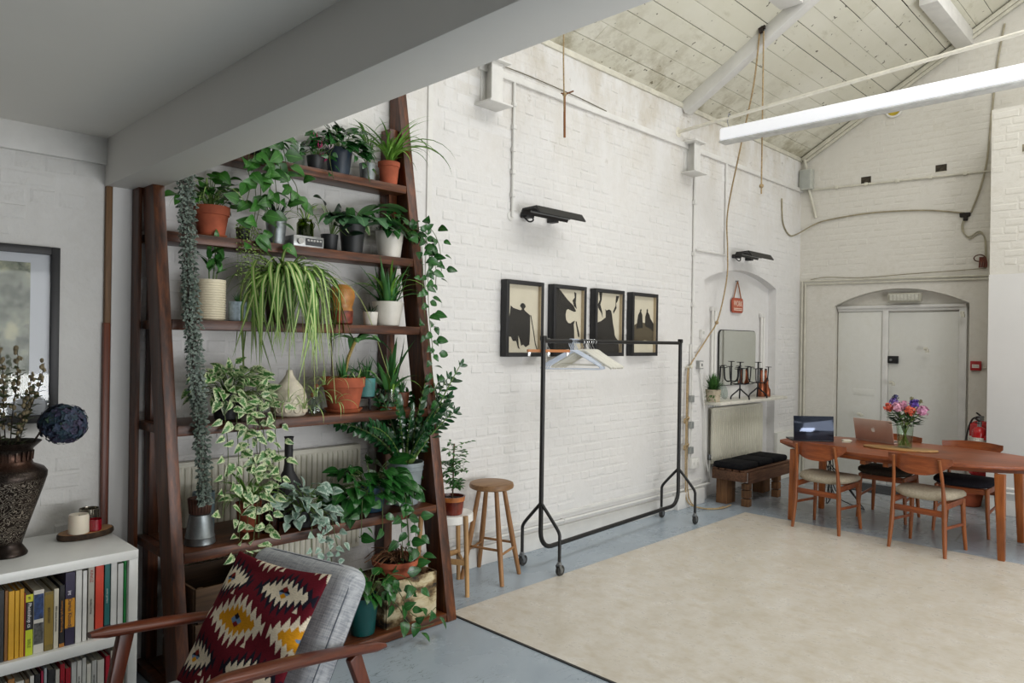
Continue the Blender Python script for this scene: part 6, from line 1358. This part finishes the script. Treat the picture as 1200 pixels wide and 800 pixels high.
def zz(a, L, lean, bend, ls=(.055, .085)):
    d = Vector((math.cos(a), math.sin(a), 0)); P = []; p = Vector((d.x*.03, d.y*.03, h-.03)); e = lean
    for k in range(13): P.append(p.copy()); p = p+(d*math.sin(e)+Vector((0, 0, math.cos(e))))*L/12; e += bend/12
    MB().tube(P, [.008-.0055*k/12 for k in range(13)], 7).build('stem', m_stemg, t)
    for k in range(3, 13):
        tv = (P[min(12, k+1)]-P[k-1]).normalized(); s = tv.cross(Vector((-d.y*.3+.2, -1, .35))).normalized()
        for sd in (-1, 1):
            Lf = R.uniform(*ls)*(1 if k < 11 else .75); Ls.append((R.choice(K['zz']), orient(P[k], s*sd+tv*.75+Vector((0, -.25, 0)), Vector((0, -.8, .7)), Lf, R.uniform(-.3, .3)), Lf))
    Ls.append((K['zz'][0], orient(P[12], tv, (0, -1, .4), ls[0]), ls[0]))
for a, L, le, be in ((.0, .58, .35, .35), (-.25, .66, .45, .1), (3.1, .50, .55, .9), (-2.7, .46, .5, .9), (-1.5, .40, .35, .4), (.5, .46, .2, .3), (-.9, .46, .3, .4), (-2.1, .40, .3, .5), (2.6, .44, .2, .3), (.15, .48, .6, .5), (-1.2, .50, .1, .2), (3.0, .40, .15, .3), (-.5, .40, .5, .4), (-1.8, .34, .5, .6), (.9, .42, .2, .2), (-2.4, .52, .35, .5), (-.15, .52, .25, .25), (2.9, .56, .6, .8)): zz(a, L, le, be)
put_leaves(t, Ls)
# ---- bottom shelf and floor
t = thing('terracotta_bowl', 'wide terracotta bowl of dried brown stems in the scorched box', 'planter', (2.42, 3.27, .2572)); MB().lathe([(.085, 0), (.09, .005), (.125, .095), (.132, .098), (.134, .125), (.122, .125), (.115, .10)], 30, caps=(True, False)).build('bowl', m_terra, t); MB().lathe([(.002, .10), (.117, .10)], 22, caps=(False, False)).build('soil', m_soil, t)
m_dryb = M('#6b4a2e', .85, var=.3, scale=30); dr = MB()
for k in range(60):
    a = R.uniform(0, 6.28); r1 = R.uniform(.03, .16); dr.tube(bez([(R.uniform(-.05, .05), R.uniform(-.05, .05), .10), (r1*.5*math.cos(a), r1*.5*math.sin(a), .13+R.uniform(0, .05)), (r1*math.cos(a)-.02, r1*math.sin(a), R.uniform(.10, .16))], 4), .0025, 4)
stuff(dr.build('dry_stems', m_dryb, t)); Ls = []; vine(Ls, t, [(.02, -.02, .10), (.05, -.05, .22), (.03, -.06, .36)], 'darkpothos', (.045, .07), .06); put_leaves(t, Ls)
t = plant('potted_pothos', 'pothos in a teal pot on the lowest shelf trailing over its edge', 2.165, 3.205, 6); Ls = []; h = pot(t, .082, .062, .20, m_teal); bush(Ls, t, (.02, -.02, h+.03), (.13, .09, .12), 30, 'darkpothos', (.06, .10))
for pth in ([(.05, -.04, h), (.14, -.10, h+.02), (.20, -.14, .10), (.26, -.18, .06), (.34, -.19, .10)], [(.05, -.05, h), (.12, -.12, h-.04), (.17, -.16, .06), (.20, -.2, .03), (.30, -.22, .03)], [(.04, -.05, h), (.11, -.09, h+.10), (.20, -.11, h+.07), (.26, -.12, h-.02)]): vine(Ls, t, pth, 'darkpothos', (.06, .095), .055, spread=.035)
put_leaves(t, Ls)
t = plant('potted_ficus', 'small leafy ficus in a red brown glazed pot on the white topped stool', 3.005, 3.47, 0, .4985); Ls = []; h = pot(t, .080, .066, .115, M('#6a2a1e', .22, var=.5, scale=7)); MB().lathe([(.0805, .086), (.0818, .1005), (.0828, .1148)], 28, caps=(False, False)).build('glaze_rim', M('#b06a38', .25, var=.3, scale=20), t)
K['fic'] = [leaf_mesh(leafmat('ficus_leaf', '#1f4a1f', '#3b6f33', rough=.3), w_lance, .45, n=3, a0=a, a1=b) for a, b in SP]
MB().tube(bez([(0, 0, h-.02), (.006, 0, h+.08), (0, -.005, h+.20), (.01, 0, h+.33)], 5), .005, 7).build('trunk', M('#5d4a33', .8), t)
for k in range(38):
    a = R.uniform(0, 6.28); z = h+R.uniform(.05, .34); L0 = R.uniform(.05, .13)*(1.15 if z > h+.15 else .8); d = Vector((math.cos(a), math.sin(a)*.7, R.uniform(.1, .6)))
    P = [Vector((0, 0, z-.03)), Vector((0, 0, z-.03))+d*L0*.6, Vector((0, 0, z-.03))+d*L0+Vector((0, 0, -.015))]; MB().tube(P, .0016, 4).build('twig', m_stemg, t)
    for j in range(8):
        p = P[0].lerp(P[2], .25+.75*j/7); b = R.uniform(0, 6.28); Lf = R.uniform(.03, .048); Ls.append((R.choice(K['fic']), orient(p, d*.5+Vector((math.cos(b), math.sin(b), R.uniform(-.7, .2))), (0, -.4, 1), Lf), Lf))
put_leaves(t, Ls, .036)
